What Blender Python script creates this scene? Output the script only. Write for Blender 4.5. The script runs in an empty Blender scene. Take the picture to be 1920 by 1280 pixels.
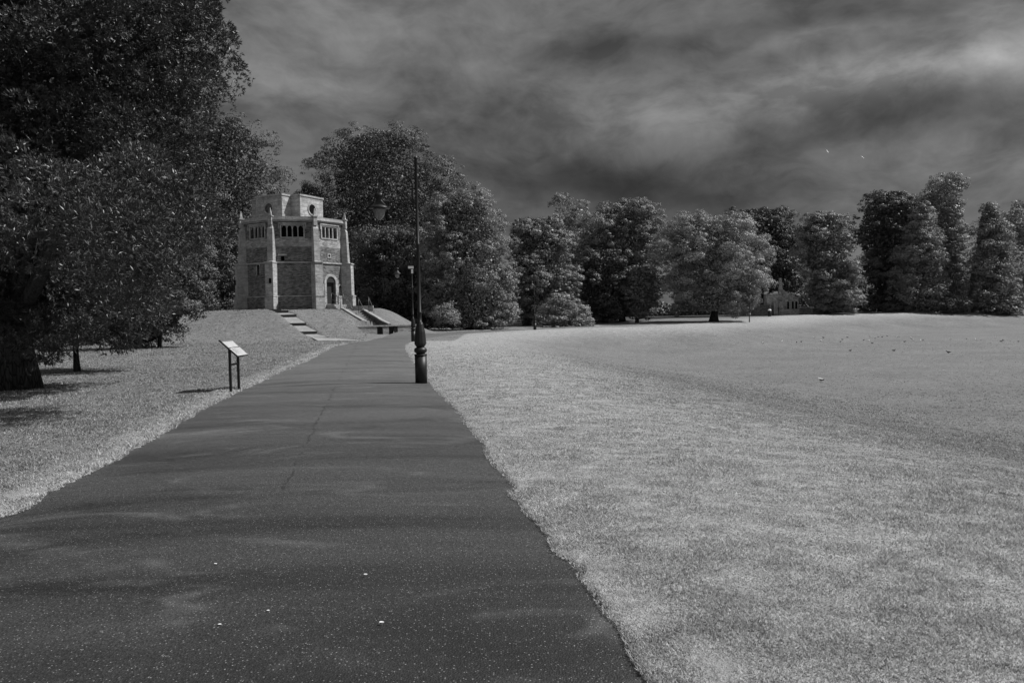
import bpy, math, random
import numpy as np
from mathutils import Vector, Matrix
random.seed(7)
rng = np.random.default_rng(11)
sc = bpy.context.scene
C = sc.collection
PI = math.pi
R = math.radians

# ------------------------------------------------------------------ camera
F = 1440.0                      # focal length in pixels of the 1920 px wide photograph
HY = 587.0                      # horizon row at the picture's centre column
EYE = 1.6
PITCH, ROLL = math.atan((640 - HY) / F), R(1.2)
fwd = Vector((0, math.cos(PITCH), -math.sin(PITCH)))
rt0 = Vector((1, 0, 0)); up0 = rt0.cross(fwd)
cr, sr = math.cos(ROLL), math.sin(ROLL)
rt = rt0 * cr - up0 * sr
up = up0 * cr + rt0 * sr
cam = bpy.data.cameras.new('camera')
cam.sensor_width = 36; cam.lens = F / 1920 * 36; cam.clip_start = 0.05; cam.clip_end = 3000
cam_o = bpy.data.objects.new('camera', cam); C.objects.link(cam_o)
M = Matrix((rt, up, -fwd)).transposed().to_4x4(); M.translation = (0, 0, EYE)
cam_o.matrix_world = M
sc.camera = cam_o

# ------------------------------------------------------------------ sun, sky, exposure
SUN_DIR = Vector((0.74, 0.10, 0.86)).normalized()        # towards the sun
sun = bpy.data.lights.new('sun', 'SUN'); sun.energy = 5.0; sun.angle = R(0.55); sun.color = (1, 1, 1)
sun_o = bpy.data.objects.new('sun', sun); C.objects.link(sun_o)
sun_o.rotation_euler = SUN_DIR.to_track_quat('Z', 'Y').to_euler(); sun_o.location = (0, 0, 60)
sc.view_settings.view_transform = 'Standard'; sc.view_settings.look = 'None'
sc.view_settings.exposure = 0.22; sc.view_settings.gamma = 1
sc.cycles.max_bounces = 8; sc.cycles.diffuse_bounces = 3; sc.cycles.transparent_max_bounces = 8
sc.cycles.use_denoising = True

class NT:
    """terse node building"""
    def __init__(s, tree): s.t = tree; s.n = tree.nodes; s.l = tree.links; s.n.clear()
    def new(s, typ, ins=None, **kw):
        n = s.n.new(typ)
        for k, v in kw.items(): setattr(n, k, v)
        for k, v in (ins or {}).items():
            sock = n.inputs[k]
            if hasattr(v, 'is_linked'): s.l.new(v, sock)
            elif hasattr(v, 'outputs'): s.l.new(v.outputs[0], sock)
            else: sock.default_value = v
        return n
    def m(s, op, a, b=0.0, c=None, clamp=False):
        ins = {0: a, 1: b}
        if c is not None: ins[2] = c
        n = s.new('ShaderNodeMath', ins, operation=op); n.use_clamp = clamp
        return n.outputs[0]
    def noise(s, vec, scale, detail=4, rough=.55, dist=0.0):
        return s.new('ShaderNodeTexNoise', {'Vector': vec, 'Scale': scale, 'Detail': detail, 'Roughness': rough, 'Distortion': dist}).outputs[0]
    def map(s, vec, scale=(1, 1, 1), loc=(0, 0, 0), rot=(0, 0, 0)):
        return s.new('ShaderNodeMapping', {'Vector': vec, 'Scale': scale, 'Location': loc, 'Rotation': rot}).outputs[0]
    def rng(s, v, a, b, c, d, smooth=False):
        n = s.new('ShaderNodeMapRange', {0: v, 1: a, 2: b, 3: c, 4: d})
        if smooth: n.interpolation_type = 'SMOOTHSTEP'
        return n.outputs[0]
    def mixv(s, f, a, b):
        n = s.new('ShaderNodeMix', {0: f, 2: a, 3: b}); return n.outputs[0]
    def grey(s, v):
        return s.new('ShaderNodeCombineColor', {0: v, 1: v, 2: v}).outputs[0]

world = bpy.data.worlds.new('World'); sc.world = world; world.use_nodes = True
w = NT(world.node_tree)
tc = w.new('ShaderNodeTexCoord').outputs['Generated']
sep = w.new('ShaderNodeSeparateXYZ', {0: tc})
X, Y, Z = sep.outputs
ysafe = w.m('MAXIMUM', Y, 0.12)
zup = w.m('ADD', w.m('MAXIMUM', Z, 0.0), 0.16)
cl = w.new('ShaderNodeCombineXYZ', {0: w.m('DIVIDE', X, zup), 1: w.m('DIVIDE', Y, zup), 2: 0.0}).outputs[0]
warp = w.new('ShaderNodeTexNoise', {'Vector': cl, 'Scale': .9, 'Detail': 3.0})
clw = w.new('ShaderNodeVectorMath', {0: cl, 1: w.new('ShaderNodeVectorMath', {0: warp.outputs['Color'], 'Scale': .9}, operation='SCALE').outputs[0]}, operation='ADD').outputs[0]
wa = w.new('ShaderNodeTexNoise', {'Vector': w.map(tc, (1, 1, 1.6)), 'Scale': 4.5, 'Detail': 3.0, 'Roughness': .5})
tcw = w.new('ShaderNodeVectorMath', {0: tc, 1: w.new('ShaderNodeVectorMath', {0: wa.outputs['Color'], 'Scale': .10}, operation='SCALE').outputs[0]}, operation='ADD').outputs[0]
n1 = w.noise(w.map(tcw, (2.4, 2.4, 7.5), (.3, 0, 0), rot=(0, .14, 0)), 1.5, 5, .5)
n2 = w.noise(w.map(tcw, (5, 5, 9), (4, 2, 0), (0, .14, 0)), 1.7, 8, .58)
bil = w.m('ABSOLUTE', w.m('SUBTRACT', w.noise(w.map(tcw, (5, 5, 9), (1, 7, 2), (0, .14, 0)), 1.5, 6, .55), .5))   # crumpled cloud edges
# large cloud masses, placed by direction
a0 = w.m('DIVIDE', X, ysafe); e0 = w.m('DIVIDE', Z, ysafe)
wn = w.new('ShaderNodeTexNoise', {'Vector': tc, 'Scale': 5.0, 'Detail': 4.0})
wsep = w.new('ShaderNodeSeparateColor', {0: wn.outputs['Color']})
a = w.m('ADD', a0, w.m('MULTIPLY', w.m('SUBTRACT', wsep.outputs[0], .5), .22))
e = w.m('ADD', e0, w.m('MULTIPLY', w.m('SUBTRACT', wsep.outputs[1], .5), .10))
def blob(px, py, sx, sy, amp, slope=0.0):
    ca = (px - 960) / F; ce = (HY - (px - 960) * .021 - py) / F
    da = w.m('SUBTRACT', a, ca)
    de = w.m('SUBTRACT', w.m('SUBTRACT', e, ce), w.m('MULTIPLY', da, slope))
    q = w.m('ADD', w.m('POWER', w.m('ABSOLUTE', w.m('DIVIDE', da, sx / F)), 2.0), w.m('POWER', w.m('ABSOLUTE', w.m('DIVIDE', de, sy / F)), 2.0))
    return w.m('MULTIPLY', w.m('EXPONENT', w.m('MULTIPLY', q, -1.0)), amp)
tot = 0.112
for b in [(1800, 135, 280, 38, .17, .12), (1400, 175, 330, 32, .07, .12), (1450, 88, 220, 16, .05, .1), (1880, 40, 130, 60, .06, .1),
          (1850, 300, 260, 30, .03, .05), (1500, 60, 420, 34, -.045, .15), (1640, 238, 430, 36, -.045, .1),
          (930, 240, 120, 50, -.045, 0), (1220, 345, 300, 60, -.06, -.1), (960, 320, 240, 30, -.02, 0.), (1100, 110, 160, 35, -.03, .2),
          (560, 110, 230, 110, .035, 0), (640, 190, 150, 30, .025, 0), (1060, 190, 170, 60, .02, 0), (1100, 285, 170, 26, .03, 0.05), (1750, 390, 300, 50, .012, 0), (1300, 355, 480, 45, -.02, 0)]:
    tot = w.m('ADD', tot, blob(*b))
tex = w.m('ADD', w.m('MULTIPLY', w.m('SUBTRACT', w.rng(n1, .3, .7, 0, 1, True), .5), .5), w.m('ADD', w.m('MULTIPLY', w.m('SUBTRACT', n2, .5), 1.7), w.m('MULTIPLY', w.m('SUBTRACT', w.noise(w.map(tcw, (9, 9, 20), (2, 5, 1), (0, .16, 0)), 2.2, 9, .65), .5), .8)))
tex = w.m('ADD', tex, w.m('MULTIPLY', w.m('SUBTRACT', .09, bil), 1.5))
lum = w.m('MULTIPLY', tot, w.m('MAXIMUM', w.m('ADD', tex, 1.0), .6))
# brighter broken cloud overhead and behind the viewer
back = w.m('ADD', w.rng(Y, .45, -.3, 0, 1, True), w.rng(Z, .45, .85, 0, .8, True), clamp=True)
lum = w.mixv(back, lum, w.m('MULTIPLY', w.m('ADD', tex, 1.0), .23))
nis = w.new('ShaderNodeTexSky', sky_type='NISHITA', sun_disc=False)
nis.sun_elevation = math.asin(SUN_DIR.z); nis.sun_rotation = math.atan2(SUN_DIR.x, SUN_DIR.y)
nbw = w.new('ShaderNodeRGBToBW', {0: nis.outputs[0]}).outputs[0]
tot2 = w.m('ADD', w.m('MULTIPLY', lum, 10.0), w.m('MULTIPLY', nbw, .02))
bg = w.new('ShaderNodeBackground', {'Color': w.grey(tot2), 'Strength': 0.1})
w.new('ShaderNodeOutputWorld', {0: bg})

# ------------------------------------------------------------------ pixel helpers (pixels of the 1920 px photograph)
def ray(px, py):
    return (fwd + rt * ((px - 960) / F) + up * ((640 - py) / F))
def P(px, py, depth):
    """point at world y = depth seen at a pixel"""
    r = ray(px, py); return Vector((0, 0, EYE)) + r * (depth / r.y)
def G(px, py, z=0.0):
    r = ray(px, py); return Vector((0, 0, EYE)) + r * ((z - EYE) / r.z)

# ------------------------------------------------------------------ ground shape
Lpx = [(0, 975), (110, 915), (240, 855), (330, 795), (400, 757), (460, 728), (520, 702), (580, 675), (610, 657), (640, 645), (700, 636), (740, 631), (800, 626), (870, 620.5)]
Rpx = [(1225, 1280), (1130, 1155), (1050, 1045), (985, 950), (925, 865), (870, 785), (815, 728), (795, 708), (775, 680), (760, 657), (760, 646), (773, 639), (803, 633.5), (860, 626.5)]
Lp = [(-1.2, -14), (-2.3, -5), (-3.2, 1.0)] + [tuple(G(*p)[:2]) for p in Lpx] + [(1.0, 77.0), (4.6, 80.5), (5.6, 88), (6, 125)]
Rp = [(3.9, -14), (2.2, -5), (1.45, 0)] + [tuple(G(*p)[:2]) for p in Rpx] + [(1.6, 73.0), (6.5, 75.5), (9.2, 82), (9.6, 125)]
def densify(pts, step):
    out = []
    for (x0, y0), (x1, y1) in zip(pts[:-1], pts[1:]):
        n = max(1, int(math.hypot(x1 - x0, y1 - y0) / step))
        for i in range(n): out.append((x0 + (x1 - x0) * i / n, y0 + (y1 - y0) * i / n))
    out.append(pts[-1]); return np.array(out)
def smooth(pts, k, it=2):
    p = pts.copy()
    for _ in range(it):
        q = p.copy()
        for i in range(1, k + 1):
            q[k:-k] += p[k - i:len(p) - k - i] + p[k + i:len(p) - k + i]
        q[k:-k] /= (2 * k + 1); p = q
    return p
Ld = smooth(densify(Lp, .25), 3); Rd = smooth(densify(Rp, .25), 3)
def resample(p, n, knots):
    """n points in total between matching knot fractions, so that left and right edges pair up"""
    d = np.r_[0, np.cumsum(np.hypot(*np.diff(p, axis=0).T))]
    out = []
    for (a_, b_), m_ in zip(zip(knots[:-1], knots[1:]), n):
        t = np.linspace(a_, b_, m_, endpoint=False)
        out.append(np.c_[np.interp(t, d, p[:, 0]), np.interp(t, d, p[:, 1])])
    return np.concatenate(out + [p[-1:]])
def arc_at(p, pt):
    i = np.argmin(np.hypot(p[:, 0] - pt[0], p[:, 1] - pt[1]))
    return np.r_[0, np.cumsum(np.hypot(*np.diff(p, axis=0).T))][i]
lk = [0] + [arc_at(Ld, q) for q in [tuple(G(0, 975)[:2]), tuple(G(460, 728)[:2]), tuple(G(610, 657)[:2]), tuple(G(700, 636)[:2]), tuple(G(870, 620.5)[:2])]] + [1e9]
rk = [0] + [arc_at(Rd, q) for q in [tuple(G(1000, 975)[:2]), tuple(G(815, 728)[:2]), tuple(G(767, 668)[:2]), tuple(G(760, 648)[:2]), tuple(G(860, 626.5)[:2])]] + [1e9]
def fixend(k, p):
    k[-1] = np.sum(np.hypot(*np.diff(p, axis=0).T)); return k
lk = fixend(lk, Ld); rk = fixend(rk, Rd)
cnt = [150, 130, 90, 60, 60, 60]
Lr = resample(Ld, cnt, lk); Rr = resample(Rd, cnt, rk)
poly = np.concatenate([smooth(densify(Lp, 1.0), 1), smooth(densify(Rp, 1.0), 1)[::-1]])

def in_poly(x, y, pg):
    ins = np.zeros(x.shape, bool)
    for (x0, y0), (x1, y1) in zip(pg, np.roll(pg, -1, axis=0)):
        c = (y0 > y) != (y1 > y)
        with np.errstate(divide='ignore', invalid='ignore'):
            xi = (x1 - x0) * (y - y0) / (y1 - y0 + 1e-12) + x0
        ins ^= c & (x < xi)
    return ins
def sdist(x, y, pg):
    """signed distance to polygon, positive inside"""
    d = np.full(x.shape, 1e9)
    for (x0, y0), (x1, y1) in zip(pg, np.roll(pg, -1, axis=0)):
        dx, dy = x1 - x0, y1 - y0; L2 = dx * dx + dy * dy + 1e-9
        t = np.clip(((x - x0) * dx + (y - y0) * dy) / L2, 0, 1)
        d = np.minimum(d, (x - x0 - t * dx) ** 2 + (y - y0 - t * dy) ** 2)
    d = np.sqrt(d); return np.where(in_poly(x, y, pg), d, -d)
def ss(t): t = np.clip(t, 0, 1); return t * t * (3 - 2 * t)
# cheap value noise on a lattice
_lat = rng.random((256, 256))
def vn(x, y):
    xi = np.floor(x).astype(int); yi = np.floor(y).astype(int); fx = ss(x - xi); fy = ss(y - yi)
    g = lambda i, j: _lat[i % 256, j % 256]
    return (g(xi, yi) * (1 - fx) + g(xi + 1, yi) * fx) * (1 - fy) + (g(xi, yi + 1) * (1 - fx) + g(xi + 1, yi + 1) * fx) * fy - .5
TCX, TCY = P(557, 590, 68)[0], 68.0          # chapel centre
MZ = 2.25
bowl = np.array([(3.8, -30), (2.9, -5), (2.1, 1), (1.2, 5), (.2, 10), (-.9, 16), (-2.6, 27), (-4.2, 38), (-4.9, 46), (-4.2, 56), (-1.5, 65), (4, 71), (14, 76),
                 (20, 86), (28, 93), (38, 108), (50, 117), (80, 126), (120, 124), (150, 80), (150, -30)], float)
st_a = np.array([-10.3, 60.75]); st_b = np.array([-13.5, 65.3])    # stair cut, foot and head
st_dir = (st_b - st_a) / np.linalg.norm(st_b - st_a); st_len = np.linalg.norm(st_b - st_a)
st_nrm = np.array([st_dir[1], -st_dir[0]])                       # to the right of the climb
STEPS = []; WCUT = []
def hmacro(x, y, cut=True):
    x = np.asarray(x, float); y = np.asarray(y, float)
    d = sdist(x, y, bowl)
    far = ss((y - 60) / 50)
    z = -1.9 * ss(d / 17) * (1 - .0 * far)
    z = z + .42 * ss((y - 85) / 30) * (1 - ss(d / 16))
    # mound
    dx = x - TCX; dy = y - TCY
    ang = np.arctan2(dy, dx)
    front = ss((-np.sin(ang) - .1) / .9) * (1 - .2 * ss((np.cos(ang) - .38) / .4))
    left = ss((-np.cos(ang)) / .9)
    rf = 12.6 + 5.2 * front + 5.5 * left * (1 - .6 * front)
    rin = 6.9 + .2 * front
    rho = np.hypot(dx, dy)
    m = 1 - ss((rho - rin) / (rf - rin))
    z = z * (1 - m) + MZ * m
    su = (x - st_a[0]) * st_dir[0] + (y - st_a[1]) * st_dir[1]; sv_ = (x - st_a[0]) * st_nrm[0] + (y - st_a[1]) * st_nrm[1]
    wv = (1 - ss((np.abs(sv_) - 1.1) / 1.8)) * ss((su + .3) / .6) * ss((st_len + .3 - su) / .6)
    z = z * (1 - wv) + (.8 + (MZ - .8) * np.clip(su / st_len, 0, 1)) * wv
    z = z + .12 * vn(x * .35 + 9, y * .35 + 3) * ss((6 - d) / 6) * ss((np.abs(x + 1) - 5) / 5 + .2)
    z = z + .10 * m * (1 - m) * 4 * vn(x * 1.1, y * 1.1)
    # ground left of the path drops slightly beyond the big trees
    z = z + .0 * x
    if cut:
        px_ = x - st_a[0]; py_ = y - st_a[1]
        u = (px_ * st_dir[0] + py_ * st_dir[1]); v = (px_ * st_nrm[0] + py_ * st_nrm[1])
        inside = (np.abs(v) < .78) & (u > -.6) & (u < st_len)
        for x0, y0, x1, y1 in WCUT:
            L_ = math.hypot(x1 - x0, y1 - y0); s_ = ((x - x0) * (x1 - x0) + (y - y0) * (y1 - y0)) / L_; t_ = ((x - x0) * (y1 - y0) - (y - y0) * (x1 - x0)) / L_
            w_ = ss((s_ + .5) / 2.2) * ss((L_ + .8 - s_) / 1.5) * ((t_ > -.05) & (t_ < 5)) * (1 - ss((t_ - 1) / 4))
            z = z - np.maximum(z - .1, 0) * w_
        if STEPS:
            for (xa, ya, za), (xb, yb, zb) in zip(STEPS[:-1], STEPS[1:]):
                f = (ya - y) / (ya - yb)
                ins = (f > -.03) & (f < 1.02) & (np.abs(x - (xa + (xb - xa) * f)) < .6)
                z = np.where(ins, np.minimum(z, za + (zb - za) * f - .17), z)
        z = np.where(inside, np.minimum(z, .12 + (MZ - .12) * np.clip(u / st_len, 0, 1) - .35), z)
    return z
wl0, wl1 = P(655, 625, 59.2), P(790, 620, 61.5)
WCUT.append((wl0.x, wl0.y, wl1.x, wl1.y))
foot = [(514, 588.6, 61.3), (527, 595.5, 59.6), (541.5, 603, 57.9), (559, 612.3, 56.2), (579, 620.5, 54.6), (600, 630, 53.0)]
for f_ in foot:
    c_ = P(*f_); STEPS.append((c_.x, c_.y, float(hmacro(np.array([c_.x]), np.array([c_.y]), False)[0])))
def rough(x, y):
    return .022 * vn(x * 2.3, y * 2.3) + .014 * vn(x * 7, y * 7)
def hground(x, y):
    z = hmacro(x, y)
    sd = np.full(z.shape, -9.)
    near = np.hypot(x, y) < 125
    sd[near] = sdist(x[near], y[near], poly)
    jag = .07 * vn(x * 7, y * 7) + .11 * vn(x * 2.1, y * 2.1)
    out = z + rough(x, y) * ss(-sd / .5) + .02 * ss(-sd / .35) + .004
    return np.where(sd + jag > 0, np.minimum(out, z - .05), out), sd

# ------------------------------------------------------------------ mesh helpers
def mesh_np(name, co, faces_flat, nper, mat, parent=None, shade=None, smooth_f=False):
    me = bpy.data.meshes.new(name)
    nv = len(co); nf = len(faces_flat) // nper
    me.vertices.add(nv); me.vertices.foreach_set('co', np.ascontiguousarray(co, dtype=np.float32).ravel())
    me.loops.add(nf * nper); me.loops.foreach_set('vertex_index', np.ascontiguousarray(faces_flat, dtype=np.int32))
    me.polygons.add(nf); me.polygons.foreach_set('loop_start', np.arange(0, nf * nper, nper, dtype=np.int32))
    me.polygons.foreach_set('loop_total', np.full(nf, nper, dtype=np.int32))
    if smooth_f: me.polygons.foreach_set('use_smooth', np.ones(nf, bool))
    if shade is not None:
        at = me.attributes.new('shade', 'FLOAT', 'FACE'); at.data.foreach_set('value', np.asarray(shade, np.float32))
    me.update(calc_edges=True)
    me.materials.append(mat)
    o = bpy.data.objects.new(name, me); C.objects.link(o)
    if parent: o.parent = parent
    return o
class MB:
    def __init__(s): s.v = []; s.f = []; s.sm = []
    def add(s, vs, fs, smooth=False):
        n = len(s.v); s.v += [tuple(v) for v in vs]; s.f += [tuple(i + n for i in f) for f in fs]; s.sm += [smooth] * len(fs); return s
    def hexa(s, p):      # 8 points, bottom ring then top ring
        return s.add(p, [(3, 2, 1, 0), (4, 5, 6, 7), (0, 1, 5, 4), (1, 2, 6, 5), (2, 3, 7, 6), (3, 0, 4, 7)])
    def box(s, c, h, ax=None):
        """centre, half sizes, optional axes"""
        A = ax or (Vector((1, 0, 0)), Vector((0, 1, 0)), Vector((0, 0, 1))); c = Vector(c)
        q = lambda i, j, k: c + A[0] * h[0] * i + A[1] * h[1] * j + A[2] * h[2] * k
        return s.hexa([q(-1, -1, -1), q(1, -1, -1), q(1, 1, -1), q(-1, 1, -1), q(-1, -1, 1), q(1, -1, 1), q(1, 1, 1), q(-1, 1, 1)])
    def prism(s, pts, z0, z1):
        n = len(pts)
        return s.add([(x, y, z0) for x, y in pts] + [(x, y, z1) for x, y in pts],
                     [tuple(range(n))[::-1], tuple(range(n, 2 * n))] + [(i, (i + 1) % n, n + (i + 1) % n, n + i) for i in range(n)])
    def extrude(s, pts, off):   # planar polygon (3d pts) pushed by off
        n = len(pts); off = Vector(off)
        return s.add([Vector(p) for p in pts] + [Vector(p) + off for p in pts],
                     [tuple(range(n))[::-1], tuple(range(n, 2 * n))] + [(i, (i + 1) % n, n + (i + 1) % n, n + i) for i in range(n)])
    def rings(s, rings, cap=True, smooth=True):
        n = len(rings[0]); vs = [p for r in rings for p in r]; fs = []
        for k in range(len(rings) - 1):
            for i in range(n): fs.append((k * n + i, k * n + (i + 1) % n, (k + 1) * n + (i + 1) % n, (k + 1) * n + i))
        s.add(vs, fs, smooth)
        if cap:
            b = len(s.v) - len(vs)
            s.f += [tuple(b + i for i in range(n))[::-1], tuple(b + len(vs) - n + i for i in range(n))]; s.sm += [False, False]
        return s
    def lathe(s, prof, n=20, c=(0, 0, 0), smooth=True):
        return s.rings([[(c[0] + r * math.cos(2 * PI * i / n), c[1] + r * math.sin(2 * PI * i / n), c[2] + z) for i in range(n)] for r, z in prof], smooth=smooth)
    def tube(s, path, rad, n=8, smooth=True):
        path = [Vector(p) for p in path]; rs = rad if hasattr(rad, '__len__') else [rad] * len(path); rings = []
        ref = Vector((.3, .2, 1)).normalized()
        for i, p in enumerate(path):
            t = (path[min(i + 1, len(path) - 1)] - path[max(i - 1, 0)]).normalized()
            u = t.cross(ref)
            if u.length < .15: u = t.cross(Vector((1, 0, 0)))
            u.normalize(); v_ = t.cross(u)
            rings.append([p + (u * math.cos(2 * PI * k / n) + v_ * math.sin(2 * PI * k / n)) * rs[i] for k in range(n)])
        return s.rings(rings, smooth=smooth)
    def build(s, name, mat, parent=None):
        me = bpy.data.meshes.new(name); me.from_pydata(s.v, [], s.f); me.update()
        for p, q in zip(me.polygons, s.sm): p.use_smooth = q
        uv = me.uv_layers.new(name='UVMap')
        for p in me.polygons:          # metric box projection: u along the horizontal tangent, v up
            n = p.normal
            t = Vector((-n.y, n.x, 0))
            if t.length < .3: t = Vector((1, 0, 0)); b_ = Vector((0, 1, 0))
            else: t.normalize(); b_ = Vector((0, 0, 1))
            for li in p.loop_indices:
                co = me.vertices[me.loops[li].vertex_index].co
                uv.data[li].uv = (co.dot(t), co.dot(b_))
        me.materials.append(mat)
        o = bpy.data.objects.new(name, me); C.objects.link(o)
        if parent: o.parent = parent
        return o
def tag(o, label=None, cat=None, group=None, kind=None):
    if label: o['label'] = label
    if cat: o['category'] = cat
    if group: o['group'] = group
    if kind: o['kind'] = kind
    return o
def empty(name, loc, rz=0.0, **kw):
    o = bpy.data.objects.new(name, None); C.objects.link(o); o.location = loc; o.rotation_euler = (0, 0, rz); o.empty_display_size = .3
    return tag(o, **kw)
def copy_tree(o, parent=None):
    c = o.copy(); C.objects.link(c)
    if parent: c.parent = parent; c.matrix_parent_inverse = o.matrix_parent_inverse
    for ch in list(kids.get(o.name, [])): copy_tree(ch, c)
    return c
kids = {}

# ------------------------------------------------------------------ materials
def material(name):
    m = bpy.data.materials.new(name); m.use_nodes = True; return m, NT(m.node_tree)
def finish(t, col, rough=.7, spec=.3, bump=None, bstr=.3, bdist=.02, metal=0.0):
    ins = {'Base Color': t.grey(col), 'Roughness': rough, 'Specular IOR Level': spec, 'Metallic': metal}
    if bump is not None: ins['Normal'] = t.new('ShaderNodeBump', {'Height': bump, 'Strength': bstr, 'Distance': bdist}).outputs[0]
    p = t.new('ShaderNodeBsdfPrincipled', ins); t.new('ShaderNodeOutputMaterial', {0: p}); return p
def plain(name, base, rough=.6, spec=.4, var=.25, scale=6, bstr=.15, metal=0.0):
    m, t = material(name); oc = t.new('ShaderNodeTexCoord').outputs['Object']
    n = t.noise(oc, scale, 5, .6)
    finish(t, t.rng(n, .25, .75, base * (1 - var), base * (1 + var)), rough, spec, n, bstr, .01, metal); return m

def grass_value(t, pos):
    big = t.noise(t.map(pos, (1, 1, .2)), .22, 4, .6)
    mid = t.noise(t.map(pos, (1, 1.5, .2), rot=(0, 0, .5)), 2.4, 9, .78, .1)
    fine = t.noise(pos, 16, 4, .7)
    dry = t.new('ShaderNodeAttribute', attribute_name='dry').outputs['Fac']
    v = t.m('ADD', t.m('MULTIPLY', t.m('SUBTRACT', big, .5), .10), t.m('MULTIPLY', t.m('SUBTRACT', mid, .5), .30))
    v = t.m('ADD', v, t.m('MULTIPLY', dry, t.m('MULTIPLY', t.rng(mid, .35, .65, .45, 1.2), .20)))
    return v, fine
M_grass, t = material('turf')
pos = t.new('ShaderNodeNewGeometry').outputs['Position']
v, fine = grass_value(t, pos)
vf = t.noise(pos, 55, 3, .7)
v = t.m('ADD', t.m('ADD', v, .155), t.m('ADD', t.m('MULTIPLY', t.m('SUBTRACT', fine, .5), .22), t.m('MULTIPLY', t.m('SUBTRACT', vf, .5), .16)))
hgt = t.m('ADD', fine, t.m('MULTIPLY', vf, .6))
sp = t.new('ShaderNodeSeparateXYZ', {0: pos})
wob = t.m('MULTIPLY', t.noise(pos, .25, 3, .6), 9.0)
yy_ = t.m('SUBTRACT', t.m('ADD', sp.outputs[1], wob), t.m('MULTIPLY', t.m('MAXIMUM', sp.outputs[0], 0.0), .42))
litter = t.rng(yy_, 100, 103, 0, 1)  # woodland floor: shade of the trees and leaf litter put into the turf colour
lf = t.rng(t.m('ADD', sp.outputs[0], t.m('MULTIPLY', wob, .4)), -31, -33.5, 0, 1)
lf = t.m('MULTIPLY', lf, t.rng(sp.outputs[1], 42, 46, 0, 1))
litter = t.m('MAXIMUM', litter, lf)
v = t.mixv(litter, v, t.m('ADD', .03, t.m('MULTIPLY', fine, .05)))  # tree shade painted in as darker ground
finish(t, t.m('MAXIMUM', v, .03), .9, .1, hgt, .8, .04)
M_blade, t = material('grass_blade')
pos = t.new('ShaderNodeNewGeometry').outputs['Position']
v, fine = grass_value(t, pos)
sh = t.new('ShaderNodeAttribute', attribute_name='shade').outputs['Fac']
v = t.m('MAXIMUM', t.m('ADD', t.m('ADD', v, .265), t.m('MULTIPLY', t.m('SUBTRACT', sh, .5), .36)), .06)
d = t.new('ShaderNodeBsdfPrincipled', {'Base Color': t.grey(v), 'Roughness': .6, 'Specular IOR Level': .3})
tr = t.new('ShaderNodeBsdfTranslucent', {'Color': t.grey(v)})
t.new('ShaderNodeOutputMaterial', {0: t.new('ShaderNodeMixShader', {0: .35, 1: d.outputs[0], 2: tr.outputs[0]})})

M_path, t = material('asphalt')
pos = t.new('ShaderNodeNewGeometry').outputs['Position']
agg = t.new('ShaderNodeTexVoronoi', {'Vector': pos, 'Scale': 100.0, 'Randomness': 1.0})
aggc = t.new('ShaderNodeSeparateColor', {0: agg.outputs['Color']})
fleck = t.m('MULTIPLY', t.rng(aggc.outputs[0], .86, 1.0, 0, 1), t.rng(agg.outputs['Distance'], .25, .45, 1, 0))
spk = t.new('ShaderNodeTexVoronoi', {'Vector': pos, 'Scale': 19.0})
spkc = t.new('ShaderNodeSeparateColor', {0: spk.outputs['Color']})
fleck2 = t.m('MULTIPLY', t.m('MULTIPLY', t.rng(spkc.outputs[1], .955, .96, 0, 1), spkc.outputs[0]), t.rng(spk.outputs['Distance'], .03, .08, 1, 0))
grain = t.noise(pos, 140, 3, .7)
str1 = t.noise(t.map(pos, (.16, .8, 1), rot=(0, 0, .12)), 1.0, 5, .6, .6)
str2 = t.noise(t.map(pos, (.5, 1.2, 1), rot=(0, 0, -.3)), 1.1, 4, .6, 1.2)
fil = t.m('SUBTRACT', 1.0, t.m('ABSOLUTE', t.m('MULTIPLY', t.m('SUBTRACT', t.noise(t.map(pos, (.45, .9, 1), rot=(0, 0, .2)), .6, 3, .5, 1.5), .5), 16.0)), clamp=True)
fil = t.m('MULTIPLY', fil, t.rng(str2, .5, .65, 0, 1))
sp = t.new('ShaderNodeSeparateXYZ', {0: pos})
v = t.m('ADD', t.rng(t.m('ADD', sp.outputs[1], t.m('MULTIPLY', str1, 6.0)), 5, 26, .013, .10), t.m('MULTIPLY', t.m('SUBTRACT', str1, .5), .045))  # paler with distance: brightening at grazing view put into the colour
v = t.m('ADD', v, t.m('MULTIPLY', t.m('SUBTRACT', grain, .5), .07))
v = t.m('MULTIPLY', v, t.m('ADD', .5, aggc.outputs[1]))
v = t.m('ADD', v, t.m('ADD', t.m('MULTIPLY', fleck, .26), t.m('MULTIPLY', fleck2, .22)))
v = t.m('ADD', v, t.m('MULTIPLY', fil, .045))
seam = t.m('ABSOLUTE', t.m('ADD', t.m('ADD', sp.outputs[0], t.m('MULTIPLY', sp.outputs[1], .183)), t.m('ADD', .84, t.m('MULTIPLY', t.m('SUBTRACT', t.noise(pos, 1.6, 5, .7), .5), .22))))
seam = t.m('MULTIPLY', t.rng(seam, .006, .022, 1, 0), t.rng(t.noise(pos, .9, 3, .6), .44, .52, 0, 1))
seam = t.m('MULTIPLY', seam, t.rng(sp.outputs[1], 5, 6.5, 0, 1))
dark = seam
damp = t.rng(t.noise(t.map(pos, (.5, 1.4, 1), (3, 1, 0), rot=(0, 0, .1)), .8, 6, .65, .4), .54, .66, 0, 1)
v = t.m('MULTIPLY', v, t.m('SUBTRACT', 1.0, t.m('MULTIPLY', damp, .22)))
v = t.m('MULTIPLY', v, t.m('SUBTRACT', 1.0, t.m('MULTIPLY', dark, .45)))
hg = t.m('ADD', t.m('MULTIPLY', grain, .5), agg.outputs['Distance'])
rgh = t.m('SUBTRACT', t.rng(str1, .35, .65, .5, .68), t.m('MULTIPLY', damp, .15))
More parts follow.
